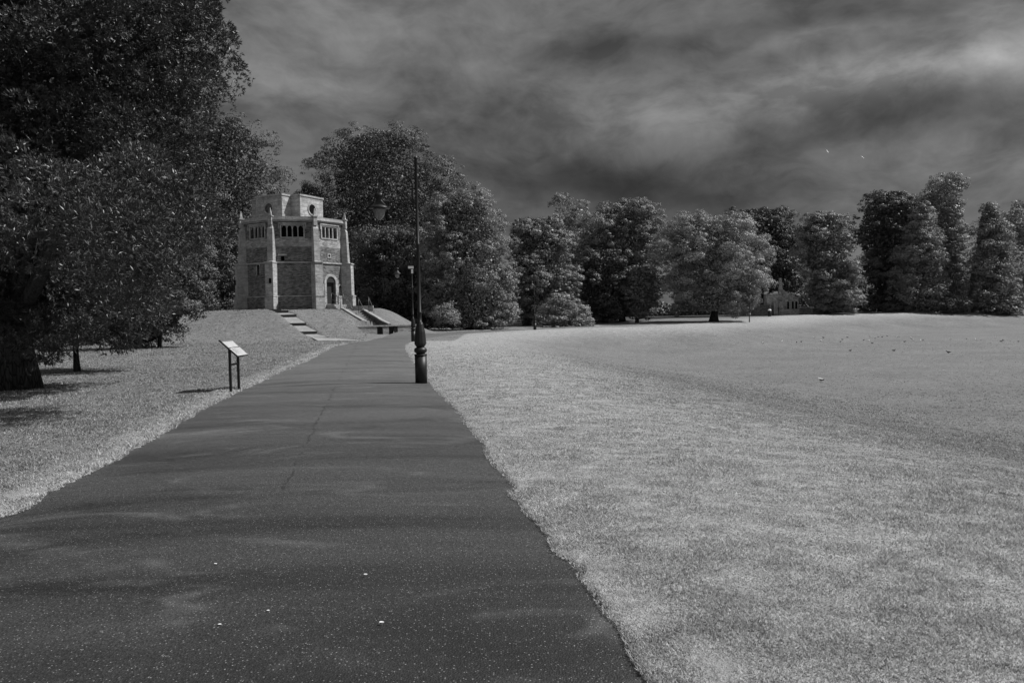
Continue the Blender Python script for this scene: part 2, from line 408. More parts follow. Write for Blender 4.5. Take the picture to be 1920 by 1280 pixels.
finish(t, t.m('MAXIMUM', v, .012), rgh, .42, hg, .6, .006)

def leaf_mat(name, base, var=.35, rough=.5, trans=.3, spec=.3):
    m, t = material(name)
    pos = t.new('ShaderNodeNewGeometry').outputs['Position']
    sh = t.new('ShaderNodeAttribute', attribute_name='shade').outputs['Fac']
    n = t.noise(pos, .9, 3, .6)
    v = t.m('MULTIPLY', base, t.m('ADD', t.m('MULTIPLY', t.m('SUBTRACT', sh, .5), 2 * var), t.rng(n, .3, .7, .8, 1.2)))
    d = t.new('ShaderNodeBsdfPrincipled', {'Base Color': t.grey(v), 'Roughness': rough, 'Specular IOR Level': spec})
    tr = t.new('ShaderNodeBsdfTranslucent', {'Color': t.grey(t.m('MULTIPLY', v, 1.1))})
    t.new('ShaderNodeOutputMaterial', {0: t.new('ShaderNodeMixShader', {0: trans, 1: d.outputs[0], 2: tr.outputs[0]})})
    return m
M_oak = leaf_mat('evergreen_leaf', 0.048, .5, .42, .1, .4)
M_leafd = leaf_mat('dark_leaf', 0.085, .35, .5, .1)
M_leafm = leaf_mat('mid_leaf', 0.18, .35, .5, .12)
M_leafl = leaf_mat('light_leaf', 0.25, .35, .5, .15)
M_bark, t = material('bark')
oc = t.new('ShaderNodeTexCoord').outputs['Object']
n = t.noise(t.map(oc, (1, 1, .18)), 9, 5, .65)
vr = t.new('ShaderNodeTexVoronoi', {'Vector': t.map(oc, (1, 1, .16)), 'Scale': 16.0}, feature='DISTANCE_TO_EDGE').outputs[0]
hb = t.m('ADD', t.m('MULTIPLY', t.rng(vr, 0, .12, 0, 1), .6), n)
finish(t, t.m('MULTIPLY', t.rng(n, .3, .75, .03, .10), t.rng(vr, 0, .08, .35, 1)), .85, .2, hb, 1.0, .06)

def stone(name, base, course=.3, blen=.6, var=.35, mortar=.12, wear=1.0):
    m, t = material(name)
    uv = t.new('ShaderNodeTexCoord').outputs['UV']; oc = t.new('ShaderNodeTexCoord').outputs['Object']
    br = t.new('ShaderNodeTexBrick', {'Vector': uv, 'Color1': (0, 0, 0, 1), 'Color2': (1, 1, 1, 1), 'Mortar': (.5, .5, .5, 1), 'Scale': 1.0,
                                       'Mortar Size': course * .045, 'Brick Width': blen, 'Row Height': course, 'Mortar Smooth': .3})
    bv = t.new('ShaderNodeRGBToBW', {0: br.outputs['Color']}).outputs[0]
    n = t.noise(oc, 1.1, 6, .65, .6); n2 = t.noise(t.map(uv, (1, 2.4, 1)), 2.6, 5, .7, .4); n3 = t.noise(oc, 14, 4, .7)
    v = t.m('MULTIPLY', base, t.m('ADD', t.m('MULTIPLY', t.m('SUBTRACT', bv, .5), var), t.rng(n, .3, .7, 1 - .35 * wear, 1 + .35 * wear)))
    v = t.m('MULTIPLY', v, t.rng(n2, .3, .7, 1 - .4 * wear, 1 + .35 * wear))
    v = t.m('MULTIPLY', v, t.rng(n3, .3, .7, .8, 1.2))
    v = t.mixv(br.outputs['Fac'], v, mortar)
    h = t.m('ADD', t.m('MULTIPLY', t.m('SUBTRACT', 1.0, br.outputs['Fac']), .5), t.m('MULTIPLY', n2, .7))
    finish(t, v, .88, .15, h, .9, .04); return m
M_brick = stone('old_brick', .15, .085, .23, .9, .2, 1.0)
M_brickdark = stone('dark_old_brick', .085, .085, .23, .8, .1, 1.0)
M_brickpale = stone('pale_brick', .30, .085, .23, .6, .3, .8)
M_stone = stone('limestone', .32, .32, .6, .25, .28, .8)
M_ashlar = stone('pale_ashlar', .33, .34, .8, .2, .26, 1.0)
M_ruin = stone('ruin_stone', .33, .3, .5, .5, .12, 1.2)
M_step = stone('step_stone', .27, 1.0, 1.3, .1, .3, .5)
M_dark = plain('dark_opening', .006, .9, .05)
M_door = plain('dark_door', .02, .6, .3)
M_iron = plain('black_paint', .010, .48, .35, .3, 30, .05)
M_iron2 = plain('iron_rail', .06, .45, .5)
M_glass = plain('milky_glass', .16, .15, .6, .1, 10, .02)
M_timber = plain('weathered_timber', .07, .8, .2, .4, 12)
M_white = plain('white_paint', .75, .5, .4, .08)
M_board = None
M_gullw = plain('white_feather', .8, .7, .2, .05)
M_pig = plain('grey_feather', .06, .7, .2, .3)

# ------------------------------------------------------------------ ground, mound, path
def lerp_nonuni(parts):
    out = []
    for a_, b_, n_ in parts: out.append(np.linspace(a_, b_, n_, endpoint=False))
    return np.concatenate(out)
MX0, MX1, MY0, MY1 = -41.0, -3.0, 46.0, 86.0
def mound_w(x, y):      # 0 outside the mound sheet, 1 well inside
    return ss(np.minimum(np.minimum(x - MX0, MX1 - x), np.minimum(y - MY0, MY1 - y)) / 1.5 - .4)
ang = lerp_nonuni([(-180, -50, 40), (-50, 50, 560), (50, 180, 40)]) * PI / 180
rad = np.r_[0.3 * (1500 / .3) ** (np.linspace(0, 1, 470) ** 1.0)]
A_, R_ = np.meshgrid(ang, rad)
gx = (R_ * np.sin(A_)).ravel(); gy = (R_ * np.cos(A_)).ravel()
gz, gsd = hground(gx, gy)
gz = gz - .3 * mound_w(gx, gy)
nA, nR = len(ang), len(rad)
ii, jj = np.meshgrid(np.arange(nR - 1), np.arange(nA), indexing='ij')
q = np.stack([ii * nA + jj, ii * nA + (jj + 1) % nA, (ii + 1) * nA + (jj + 1) % nA, (ii + 1) * nA + jj], -1).reshape(-1, 4)[:, ::-1]
co = np.c_[gx, gy, gz]
ground = mesh_np('ground', co, q.ravel(), 4, M_grass, smooth_f=True); tag(ground, 'pale mown park grass spreading to the trees', 'ground', kind='structure')
mx, my = np.meshgrid(np.arange(MX0, MX1 + .01, .16), np.arange(MY0, MY1 + .01, .16))
nx_, ny_ = mx.shape[1], mx.shape[0]
mz, msd = hground(mx.ravel(), my.ravel())
edge = np.minimum(np.minimum(mx - MX0, MX1 - mx), np.minimum(my - MY0, MY1 - my)).ravel()
mz = mz - .12 * (1 - ss(edge / .6))
ii, jj = np.meshgrid(np.arange(ny_ - 1), np.arange(nx_ - 1), indexing='ij')
q = np.stack([ii * nx_ + jj, ii * nx_ + jj + 1, (ii + 1) * nx_ + jj + 1, (ii + 1) * nx_ + jj], -1).reshape(-1, 4)
ground.data.attributes.new('dry', 'FLOAT', 'POINT').data.foreach_set('value', np.maximum(.75 * (1 - ss(-gsd / .9)), .75 * (1 - ss(np.abs(sdist(gx, gy, bowl) - 1.5) / 7.5)) * (gx > -1 - .17 * gy)).astype(np.float32))
mound = mesh_np('mound', np.c_[mx.ravel(), my.ravel(), mz], q.ravel(), 4, M_grass, smooth_f=True)
tag(mound, 'grassy mound that the brick chapel stands on', 'mound', kind='structure')

nc = 26
tt = np.linspace(0, 1, nc)[None, :, None]
pp = Lr[:, None, :] * (1 - tt) + Rr[:, None, :] * tt
widen = (Rr - Lr); widen /= np.linalg.norm(widen, axis=1)[:, None]
pp[:, 0] -= widen * .16; pp[:, -1] += widen * .16
pxy = pp.reshape(-1, 2)
pz = hmacro(pxy[:, 0], pxy[:, 1], False) + .012 + .01 * vn(pxy[:, 0] * .8, pxy[:, 1] * .8)
camber = (1 - (2 * tt[..., 0] - 1) ** 2) * .05
pz = pz + np.repeat(camber, len(Lr), 0).ravel() - .02
edge_m = np.zeros((len(Lr), nc)); edge_m[:, 0] = edge_m[:, -1] = .008
pz -= edge_m.ravel()
nl = len(Lr)
ii, jj = np.meshgrid(np.arange(nl - 1), np.arange(nc - 1), indexing='ij')
q = np.stack([ii * nc + jj, ii * nc + jj + 1, (ii + 1) * nc + jj + 1, (ii + 1) * nc + jj], -1).reshape(-1, 4)
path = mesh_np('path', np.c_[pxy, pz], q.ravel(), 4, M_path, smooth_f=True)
tag(path, 'dark asphalt path running to the chapel and bending right', 'path', kind='structure')

# grass blades, thinning with distance
def leftside_(x, y): return x < -1 - .17 * y
def blades(n, r0, r1, a0, a1, seed):
    g = np.random.default_rng(seed)
    r = r0 * (r1 / r0) ** g.random(n); th = (a0 + (a1 - a0) * g.random(n)) * PI / 180
    x = r * np.sin(th); y = r * np.cos(th)
    sd = sdist(x, y, poly) + .07 * vn(x * 7, y * 7) + .11 * vn(x * 2.1, y * 2.1)
    k = (sd < .025) & (g.random(n) > np.where(leftside_(x, y), ss((r - 62) / 23), ss((r - 14) / 34)) * .93) & ~((np.hypot(x - TCX, y - TCY) < 6.5)); th = None; x, y, r, sd = x[k], y[k], r[k], sd[k]
    clump = vn(x * 3, y * 3) + .6 * vn(x * .7 + 5, y * .7)
    leftside = (x < -1 - .17 * y)
    tall = np.where(leftside, .75, .55) * (1 + 1.1 * clump) * (1 + np.where(leftside, .5, .0) * ss((.25 + sd) / .25))
    L = (.027 * np.maximum(tall, .35)) * (.5 + g.random(len(x))) * (1 + r / 90)
    W = .0017 * (1 + r / 3.2) * (.6 + .8 * g.random(len(x)))
    z = hmacro(x, y) + rough(x, y) * ss(-sd / .5) + .02 * ss(-sd / .35) + .002
    fa = g.random(len(x)) * 2 * PI; la = g.random(len(x)) * 2 * PI; lean = .3 + .9 * g.random(len(x))
    wx, wy = np.cos(fa) * W, np.sin(fa) * W
    tip = np.c_[x + np.cos(la) * lean * L, y + np.sin(la) * lean * L, z + L * .9]
    v = np.stack([np.c_[x - wx, y - wy, z], np.c_[x + wx, y + wy, z], tip], 1).reshape(-1, 3)
    return v, g.random(len(x)), sd
v1, s1, e1 = blades(1400000, 2.2, 85, -42, 42, 3)
gr = mesh_np('grass', v1, np.arange(len(v1)), 3, M_blade, shade=s1)
bx_, by_ = v1[::3, 0], v1[::3, 1]
def bankdry(x, y):
    return .75 * (1 - ss(np.abs(sdist(x, y, bowl) - 1.5) / 7.5)) * (x > -1 - .17 * y)
drybank = bankdry(bx_, by_)
gr.data.attributes.new('dry', 'FLOAT', 'FACE').data.foreach_set('value', np.maximum(.75 * (1 - ss(-e1 / .9)), drybank).astype(np.float32))
tag(gr, 'short dry grass blades on both sides of the path', 'grass', kind='stuff')

# ------------------------------------------------------------------ chapel
vdir = Vector((-TCX, -TCY, 0)).normalized()
rotz = math.atan2(vdir.x, -vdir.y)
chapel = empty('chapel', (TCX, TCY, MZ - .05), rotz, label='octagonal brick chapel with stone buttresses and cross-shaped top storey on the mound', cat='chapel')
TH = R(-1.5); RV = 4.46; AP = RV * math.cos(R(22.5)); SD = 2 * RV * math.sin(R(22.5))
def fr(az):
    n = Vector((math.sin(az), -math.cos(az), 0)); u = Vector((math.cos(az), math.sin(az), 0)); return n, u
facets = [TH + R(45) * k for k in range(8)]     # 0 front, 1 door side, 7 left
UP = Vector((0, 0, 1))
holes = {0: [(-.88 - .06, .88 - .06, 6.1, 7.05), (-.9 - .14, -.9 + .14, 4.15, 4.5)],
         1: [(-.88, .88, 6.1, 7.05), (-.55, .55, .5, 2.35), (-1.3, -.9, 1.35, 2.0), (.95, 1.3, 1.4, 1.95)],
         7: [(-.85 + .05, .85 + .05, 6.1, 7.05), (-.16, .16, 3.0, 3.75)]}
HW = 7.35
wall = MB(); band = MB()
for k, az in enumerate(facets):
    n, u = fr(az); base = n * AP
    hs = holes.get(k, [])
    us = sorted({-SD / 2, SD / 2} | {h[0] for h in hs} | {h[1] for h in hs})
    zs = sorted({-.6, HW} | {h[2] for h in hs} | {h[3] for h in hs})
    for i in range(len(us) - 1):
        for j in range(len(zs) - 1):
            cu, cz = (us[i] + us[i + 1]) / 2, (zs[j] + zs[j + 1]) / 2
            if any(h[0] < cu < h[1] and h[2] < cz < h[3] for h in hs): continue
            pq = [base + u * us[a_] + UP * zs[b_] for a_, b_ in ((i, j), (i + 1, j), (i + 1, j + 1), (i, j + 1))]
            wall.add(pq, [(0, 1, 2, 3)])
    for h in hs:
        o_ = [base + u * h[0] + UP * h[2], base + u * h[1] + UP * h[2], base + u * h[1] + UP * h[3], base + u * h[0] + UP * h[3]]
        i_ = [p - n * .45 for p in o_]
        wall.add(o_ + i_, [(0, 4, 5, 1), (1, 5, 6, 2), (2, 6, 7, 3), (3, 7, 4, 0)])
wall.build('wall', M_brick, chapel)
# dark and pale brick zones are separate courses standing a little proud
def ringband(mb, z0, z1, out, ks=range(8), gap=None):
    for k in ks:
        az = facets[k]; n, u = fr(az); hw = (AP + out) * math.tan(R(22.5)) - .002
        segs = [(-hw, hw)]
        for g0, g1 in (gap or {}).get(k, []):
            segs = [s for (a_, b_) in segs for s in ((a_, g0), (g1, b_)) if s[1] > s[0]]
        for a_, b_ in segs:
            c = n * (AP + out / 2) + u * ((a_ + b_) / 2) + UP * ((z0 + z1) / 2)
            mb.box(c, ((b_ - a_) / 2, out / 2 + .001, (z1 - z0) / 2), (u, n, UP))
mb = MB(); ringband(mb, -.6, 1.15, .13, gap={1: [(-.75, .75)]}); pl_o = mb.build('plinth', M_brick, chapel)
mb = MB(); ringband(mb, 1.15, 1.25, .18, gap={1: [(-1.5, 1.5)]}); mb.build('plinth_moulding', M_stone, chapel)
mb = MB(); ringband(mb, 3.93, 4.05, .10); mb.build('string_course', M_stone, chapel)
mb = MB(); ringband(mb, 5.3, 5.98, .012); mb.build('pale_brick_band', M_brickpale, chapel)['label'] = 'paler brick band below the upper windows'
mb = MB()
for z0, z1, o_ in ((7.35, 7.48, .12), (7.48, 7.62, .26), (7.62, 7.72, .18)):
    mb.prism([((RV + o_) * math.sin(a_ + R(22.5)), -(RV + o_) * math.cos(a_ + R(22.5))) for a_ in facets], z0, z1)
mb.build('cornice', M_stone, chapel)
mb = MB(); mb.prism([((RV - .05) * math.sin(a_ + R(22.5)), -(RV - .05) * math.cos(a_ + R(22.5))) for a_ in facets], 7.0 + .722, 7.80)
mb.build('roof', M_step, chapel)
def arch_window(k, u0, u1, z0, z1, nl_, frame_mat=M_stone):
    n, u = fr(facets[k]); base = n * AP
    mb = MB(); pt = lambda a_, z_, d_: base + u * a_ + UP * z_ + n * d_
    fw = .11
    for (a0_, a1_, b0, b1) in ((u0 - fw, u0, z0 - fw, z1 + fw), (u1, u1 + fw, z0 - fw, z1 + fw), (u0, u1, z1, z1 + fw), (u0, u1, z0 - fw, z0)):
        mb.box((pt((a0_ + a1_) / 2, (b0 + b1) / 2, 0)), ((a1_ - a0_) / 2, .07, (b1 - b0) / 2), (u, n, UP))
    hood = .1
    mb.box(pt((u0 + u1) / 2, z1 + fw + .06, .04), ((u1 - u0) / 2 + .22, .09, .05), (u, n, UP))
    for s_ in (-1, 1): mb.box(pt((u0 + u1) / 2 + s_ * ((u1 - u0) / 2 + .19), z1 - .08, .04), (.04, .085, .19), (u, n, UP))
    lw = (u1 - u0) / nl_
    for i in range(1, nl_):
        mb.box(pt(u0 + lw * i, (z0 + z1) / 2, -.06), (.045, .08, (z1 - z0) / 2), (u, n, UP))
    for i in range(nl_):
        a_, b_ = u0 + lw * i + .045, u0 + lw * (i + 1) - .045; r = (b_ - a_) / 2; c = (a_ + b_) / 2; sz = z1 - r * 1.45
        for s_ in (-1, 1):
            arc = [pt(c + s_ * r * math.cos(th), sz + 1.3 * r * math.sin(th), -.12) for th in np.linspace(0, PI / 2, 7)]
            pts = arc + [pt(c, z1, -.12), pt(c + s_ * r, z1, -.12)]
            if s_ < 0: pts = pts[::-1]
            mb.extrude(pts, n * .1)
    wobj = mb.build('window', frame_mat, chapel)
    g = MB(); g.box(pt((u0 + u1) / 2, (z0 + z1) / 2, -.3), ((u1 - u0) / 2, .02, (z1 - z0) / 2), (u, n, UP)); g.build('pane', M_dark, wobj)
for k in (0, 1, 7): arch_window(k, *holes[k][0], 4)
def back_panel(k, h, name, mat, depth=.3, parent=chapel):
    n, u = fr(facets[k]); base = n * AP
    g = MB(); g.box(base + u * ((h[0] + h[1]) / 2) + UP * ((h[2] + h[3]) / 2) - n * depth, ((h[1] - h[0]) / 2, .03, (h[3] - h[2]) / 2), (u, n, UP))
    return g.build(name, mat, parent)
def surround(k, h, fw, name, arch=0.0, proud=.05, mat=M_stone, pane=M_dark, pname='pane'):
    """stone surround with an optional arched head"""
    n, u = fr(facets[k]); base = n * AP; mb = MB(); u0, u1, z0, z1 = h; c = (u0 + u1) / 2; r = (u1 - u0) / 2
    pt = lambda a_, z_, d_: base + u * a_ + UP * z_ + n * d_
    for s_ in (-1, 1): mb.box(pt(c + s_ * (r + fw / 2), (z0 + z1) / 2, proud / 2 - .05), (fw / 2, proud / 2 + .05, (z1 - z0) / 2), (u, n, UP))
    if arch:
        rr = r + fw; top = z1 - 0
        outer = [(rr * math.cos(th), arch * (rr / r) * math.sin(th)) for th in np.linspace(0, PI, 17)]
        inner = [(r * math.cos(th), arch * math.sin(th)) for th in np.linspace(0, PI, 17)]
        for i in range(16):
            pts = [pt(c + outer[i][0], z1 + outer[i][1], -.1), pt(c + outer[i + 1][0], z1 + outer[i + 1][1], -.1),
                   pt(c + inner[i + 1][0], z1 + inner[i + 1][1], -.1), pt(c + inner[i][0], z1 + inner[i][1], -.1)]
            mb.extrude(pts, n * (.1 + proud))
    else:
        mb.box(pt(c, z1 + fw / 2, proud / 2 - .05), (r + fw, proud / 2 + .05, fw / 2), (u, n, UP))
        mb.box(pt(c, z0 - fw / 2, proud / 2 - .05), (r + fw, proud / 2 + .05, fw / 2), (u, n, UP))
    o = mb.build(name, mat, chapel)
    if pname:
        g = MB(); g.box(pt(c, (z0 + z1) / 2, -.25), (r, .03, (z1 - z0) / 2), (u, n, UP))
        if arch:
            fan = [pt(c + r * math.cos(th), z1 + arch * math.sin(th), .004) for th in np.linspace(0, PI, 17)]
            g.extrude(fan, n * .01)
        g.build(pname, pane, o)
    return o
d_o = surround(1, holes[1][1], .24, 'door', .5, .09, M_stone, M_door, 'door_leaf')
surround(1, holes[1][2], .14, 'window', .18, .05); surround(1, holes[1][3], .14, 'window', .15, .05)
surround(7, holes[7][1], .09, 'window', .14, .04, M_brickpale); surround(0, holes[0][1], .05, 'window', 0, .03, M_brick)
# pale lintel over the small front opening
n, u = fr(facets[0]); mb = MB(); mb.box(n * (AP + .03) + u * -.9 + UP * 4.62, (.36, .04, .07), (u, n, UP)); mb.build('lintel', M_stone, chapel)
# pale stone patch round the doorway
n, u = fr(facets[1])
for s_ in (-1, 1):
    mb = MB(); mb.box(n * (AP + .09) + u * (s_ * 1.15) + UP * .5, (.40, .1, .72), (u, n, UP)); mb.build('door_flank', M_stone, chapel)
mb = MB()
# quatrefoil stone
mb = MB(); cq = n * (AP + .0) + u * -.1 + UP * 4.62
mb.box(cq, (.21, .05, .21), (u, n, UP)); qo = mb.build('quatrefoil_stone', M_stone, chapel)
mb = MB()
for dx_, dz_ in ((0, 0), (.07, 0), (-.07, 0), (0, .07), (0, -.07)):
    mb.extrude([cq + n * .045 + u * (dx_ + .055 * math.cos(q_)) + UP * (dz_ + .055 * math.sin(q_)) for q_ in np.linspace(0, 2 * PI, 10, endpoint=False)], n * (.012 + dx_ * .01 + dz_ * .02))
mb.build('quatrefoil_hole', M_dark, qo)
# buttresses
for k in range(8):
    az = facets[k] + R(22.5); n, u = fr(az); mb = MB()
    lv = [(-.6, .38, .98), (1.12, .38, .98), (1.28, .34, .88), (3.9, .34, .85), (4.12, .25, .58), (6.75, .23, .46), (7.15, .15, .26)]
    rings = []
    for z_, hw_, pr in lv:
        rings.append([n * (RV - .35) + u * -hw_ + UP * z_, n * (RV - .35) + u * hw_ + UP * z_, n * (RV - .12 + pr) + u * hw_ + UP * z_, n * (RV - .12 + pr) + u * -hw_ + UP * z_][::-1])
    mb.rings(rings, smooth=False)
    for z_, hw_, pr in ((3.97, .37, .92), (1.2, .41, 1.02)):
        mb.box(n * (RV - .12 + pr / 2) + UP * z_, (hw_, pr / 2, .05), (u, n, UP))
    bo = mb.build('buttress', M_stone, chapel)
    if k == 7 or k == 6:
        g = MB(); g.box(n * (RV - .12 + .94) + UP * 2.45 + u * (.12 if k == 7 else -.1), (.09, .02, .2), (u, n, UP)); g.build('niche', M_dark, bo)
    mb = MB(); c = n * (RV + .16)
    def sq(hw_, z_): return [c + n * (a_ * hw_) + u * (b_ * hw_) + UP * z_ for a_, b_ in ((-1, -1), (1, -1), (1, 1), (-1, 1))][::-1]
    mb.rings([sq(.16, 7.05), sq(.15, 7.75)], smooth=False)
    mb.rings([sq(.21, 7.752), sq(.21, 7.83)], smooth=False)
    mb.rings([sq(.12, 7.832), sq(.03, 8.45)], smooth=False)
    mb.build('pinnacle', M_stone, bo)
# cross-shaped upper storey
caz = R(-42); W2, RE = 1.45, 2.5
off = Vector((-.35, 0, 0))
dn, du = fr(caz)
def cross_pts(w_, r_, r2=None):
    r2 = r2 or r_
    pts = [(w_, w_), (w_, r_), (-w_, r_), (-w_, w_), (-r2, w_), (-r2, -w_), (-w_, -w_), (-w_, -r_), (w_, -r_), (w_, -w_), (r_, -w_), (r_, w_)]
    out = [];
    for a_, b_ in pts:
        p = du * a_ + dn * b_ + off; out.append((p.x, p.y))
    return out
def fixo(p):   # counter-clockwise
    ar = sum(p[i][0] * p[(i + 1) % len(p)][1] - p[(i + 1) % len(p)][0] * p[i][1] for i in range(len(p)))
    return p if ar > 0 else p[::-1]
mb = MB(); mb.prism(fixo(cross_pts(W2, RE, RE + .5)), 7.79, 9.72); us_o = mb.build('upper_storey', M_ashlar, chapel)
mb = MB(); mb.prism(fixo(cross_pts(W2 + .07, RE + .07, RE + .57)), 9.722, 9.86); mb.build('coping', M_stone, us_o)
mb = MB(); mb.prism(fixo(cross_pts(W2 + .05, RE + .05, RE + .55)), 7.80, 7.98); mb.build('base_course', M_stone, us_o)
for nn, uu in ((dn, du), (du, -dn)):
    c = off + nn * (RE + .0) + UP * 8.72
    mb = MB(); rr = [(math.cos(q_), math.sin(q_)) for q_ in np.linspace(0, 2 * PI, 25)]
    for i in range(24):
        a_, b_ = rr[i], rr[i + 1]
        mb.extrude([c + uu * (.53 * a_[0]) + UP * (.53 * a_[1]), c + uu * (.53 * b_[0]) + UP * (.53 * b_[1]), c + uu * (.42 * b_[0]) + UP * (.42 * b_[1]), c + uu * (.42 * a_[0]) + UP * (.42 * a_[1])], nn * .06)
    rw = mb.build('round_window', M_stone, us_o)
    g = MB(); g.extrude([c + nn * .004 + uu * (.42 * a_[0]) + UP * (.42 * a_[1]) for a_ in rr[:-1]], nn * .012)
    pn = g.build('recessed_panel', M_brickdark if nn is dn else M_door, rw) if False else None
    g.build('recessed_panel', M_brickdark if nn is dn else M_dark, us_o)
# entrance steps, landing and rails belonging to the chapel
n, u = fr(facets[1])
mb = MB()
for i in range(3):
    mb.box(n * (AP + .55 + .16 * (2 - i)) + UP * (.16 * i + .05), (.75, .55 - .0 * i, .08), (u, n, UP))
mb.build('entrance_steps', M_step, chapel)
for s_ in (-1, 1):
    mb = MB(); a_ = n * (AP + .15) + u * (s_ * .72); b_ = n * (AP + 1.75) + u * (s_ * .72)
    mb.tube([a_ + UP * 1.45, a_ + n * .6 + UP * 1.45, b_ + UP * .95, b_ + n * .25 + UP * .95], .025)
    mb.tube([a_ + n * .6 + UP * .3, a_ + n * .6 + UP * 1.45], .025); mb.tube([b_ + UP * -.1, b_ + UP * .95], .025)
    mb.tube([a_ + n * .6 + UP * .9, b_ + UP * .5], .018)
    mb.build('handrail', M_iron2, chapel)

# ------------------------------------------------------------------ mound furniture
def hz(x, y): return float(hmacro(np.array([x]), np.array([y]))[0])
def hzn(x, y): return float(hmacro(np.array([x]), np.array([y]), False)[0])
# terrace edging kerb beside the chapel and pale worn landing
# timber-edged earth steps
for i, (px, py, dd) in enumerate(foot):
    c = P(px, py, dd); z = hzn(c.x, c.y)
    wdt = .56
    # tread of packed gravel in front of the riser, running down to the next one
    st = empty('earth_step', (0, 0, 0), label=f'{["topmost", "second", "third", "fourth", "fifth", "lowest"][i]} timber-edged step down the front of the mound' if i not in (1, 2, 3, 4) else
               f'{["", "second", "third", "fourth", "fifth"][i]} timber-edged step from the top of the mound', cat='step', group='steps down the grassy mound')
    st.location = (c.x, c.y, z); 
    m2 = MB(); m2.box((0, 0, -.04), (wdt + .04, .07, .11)); m2.build('timber_edge', M_timber, st)
    m3 = MB()
    if i < 5:
        xn, yn, zn = STEPS[i + 1]; dx_, dy_ = xn - c.x, yn - c.y
        m3.hexa([(-wdt, -.071, -1.2), (dx_ - wdt, dy_ + .071, -1.2), (dx_ + wdt, dy_ + .071, -1.2), (wdt, -.071, -1.2),
                 (-wdt, -.071, -.13), (dx_ - wdt, dy_ + .071, zn - z + .05), (dx_ + wdt, dy_ + .071, zn - z + .05), (wdt, -.071, -.13)])
    else:
        q_ = [(-wdt, -.071), (wdt * .9, -2.6), (wdt * 5.6, -3.1), (wdt * 5.4, -1.9), (wdt, -.071)]
        m3.extrude([(x_, y_, hzn(c.x + x_, c.y + y_) - z - .1) for x_, y_ in q_], (0, 0, .15))
    m3.build('gravel_tread', M_step, st)
# stair cut: flank walls, flight
def stp(u_, v_, z_): 
    p = st_a + st_dir * u_ + st_nrm * v_; return Vector((p[0], p[1], z_))
rw = empty('retaining_wall', (st_a[0], st_a[1], 0), label='low pale stone retaining wall with two dark recesses at the foot of the mound', cat='wall')
inv = Vector((st_a[0], st_a[1], 0))
wd = Vector((wl1.x - wl0.x, wl1.y - wl0.y, 0)); wlen = wd.length; wd.normalize(); wnm = Vector((wd.y, -wd.x, 0))
def wpt(px): return (px - 655) / 135 * wlen
segs = [(655, 705, 'w'), (705, 716, 'd'), (716, 727, 'w'), (727, 744, 'd'), (744, 790, 'w')]
mb = MB(); md = MB(); mc = MB()
for a_, b_, k_ in segs:
    s0, s1 = wpt(a_), wpt(b_)
    c = Vector((wl0.x, wl0.y, 0)) + wd * ((s0 + s1) / 2) - inv
    if k_ == 'w': mb.box(c + UP * .25, ((s1 - s0) / 2, .17, .52), (wd, wnm, UP))
    else: md.box(c + UP * .25 - wnm * .14, ((s1 - s0) / 2 - .004, .02, .51), (wd, wnm, UP))
c = Vector((wl0.x, wl0.y, 0)) + wd * (wlen / 2) - inv
mc.box(c + UP * .82, (wlen / 2, .21, .045), (wd, wnm, UP))
mb.build('wall', M_brickpale, rw); md.build('recess', M_door, rw); mc.build('coping', M_stone, rw)
stair = empty('stone_stair', (st_a[0], st_a[1], 0), label='sunken stone stair between sloping flank walls climbing the right side of the mound', cat='stairs')
mb = MB(); ns = 13
for i in range(ns):
    u0_ = st_len * i / ns; z_ = .12 + (MZ - .12) * (i + 1) / ns - .18
    p = [stp(u0_, -.7, -.4), stp(u0_, .7, -.4), stp(st_len, .7, -.4), stp(st_len, -.7, -.4)]
    q_ = [Vector((v_.x, v_.y, z_)) for v_ in p]
    if i: p = [Vector((v_.x, v_.y, z_ - .176)) for v_ in p]
    mb.hexa([v_ - inv for v_ in p + q_][0:4][::-1] + [v_ - inv for v_ in q_][::-1])
mb.build('flight', M_step, stair)
for s_ in (-1, 1):
    mb = MB(); m2 = MB(); v0, v1 = s_ * .70, s_ * .95; w0, w1 = s_ * .68, s_ * .97
    us_ = np.linspace(.25, st_len + .2, 12); zt = []
    for uu_ in us_:
        p_ = st_a + st_dir * uu_ + st_nrm * (s_ * 1.05); zt.append(max(hzn(p_[0], p_[1]) + .05, .78))
    for i in range(len(us_) - 1):
        for M_, a_, b_, lo_, hi_ in ((mb, v0, v1, None, 0), (m2, w0, w1, .002, .085)):
            e0_ = .001 * i
            cs = [(us_[i], a_), (us_[i + 1], a_), (us_[i + 1], b_), (us_[i], b_)]; zc = [zt[i], zt[i + 1], zt[i + 1], zt[i]]
            bot = [stp(u_, v_, -.4 if lo_ is None else z_ + lo_) - inv for (u_, v_), z_ in zip(cs, zc)]
            tp = [stp(u_, v_, z_ + hi_) - inv for (u_, v_), z_ in zip(cs, zc)]
            if s_ < 0: bot, tp = bot[::-1], tp[::-1]
            M_.hexa(bot + tp)
    fw_ = mb.build('flank_wall', M_brickdark, stair); m2.build('coping', M_step, fw_)
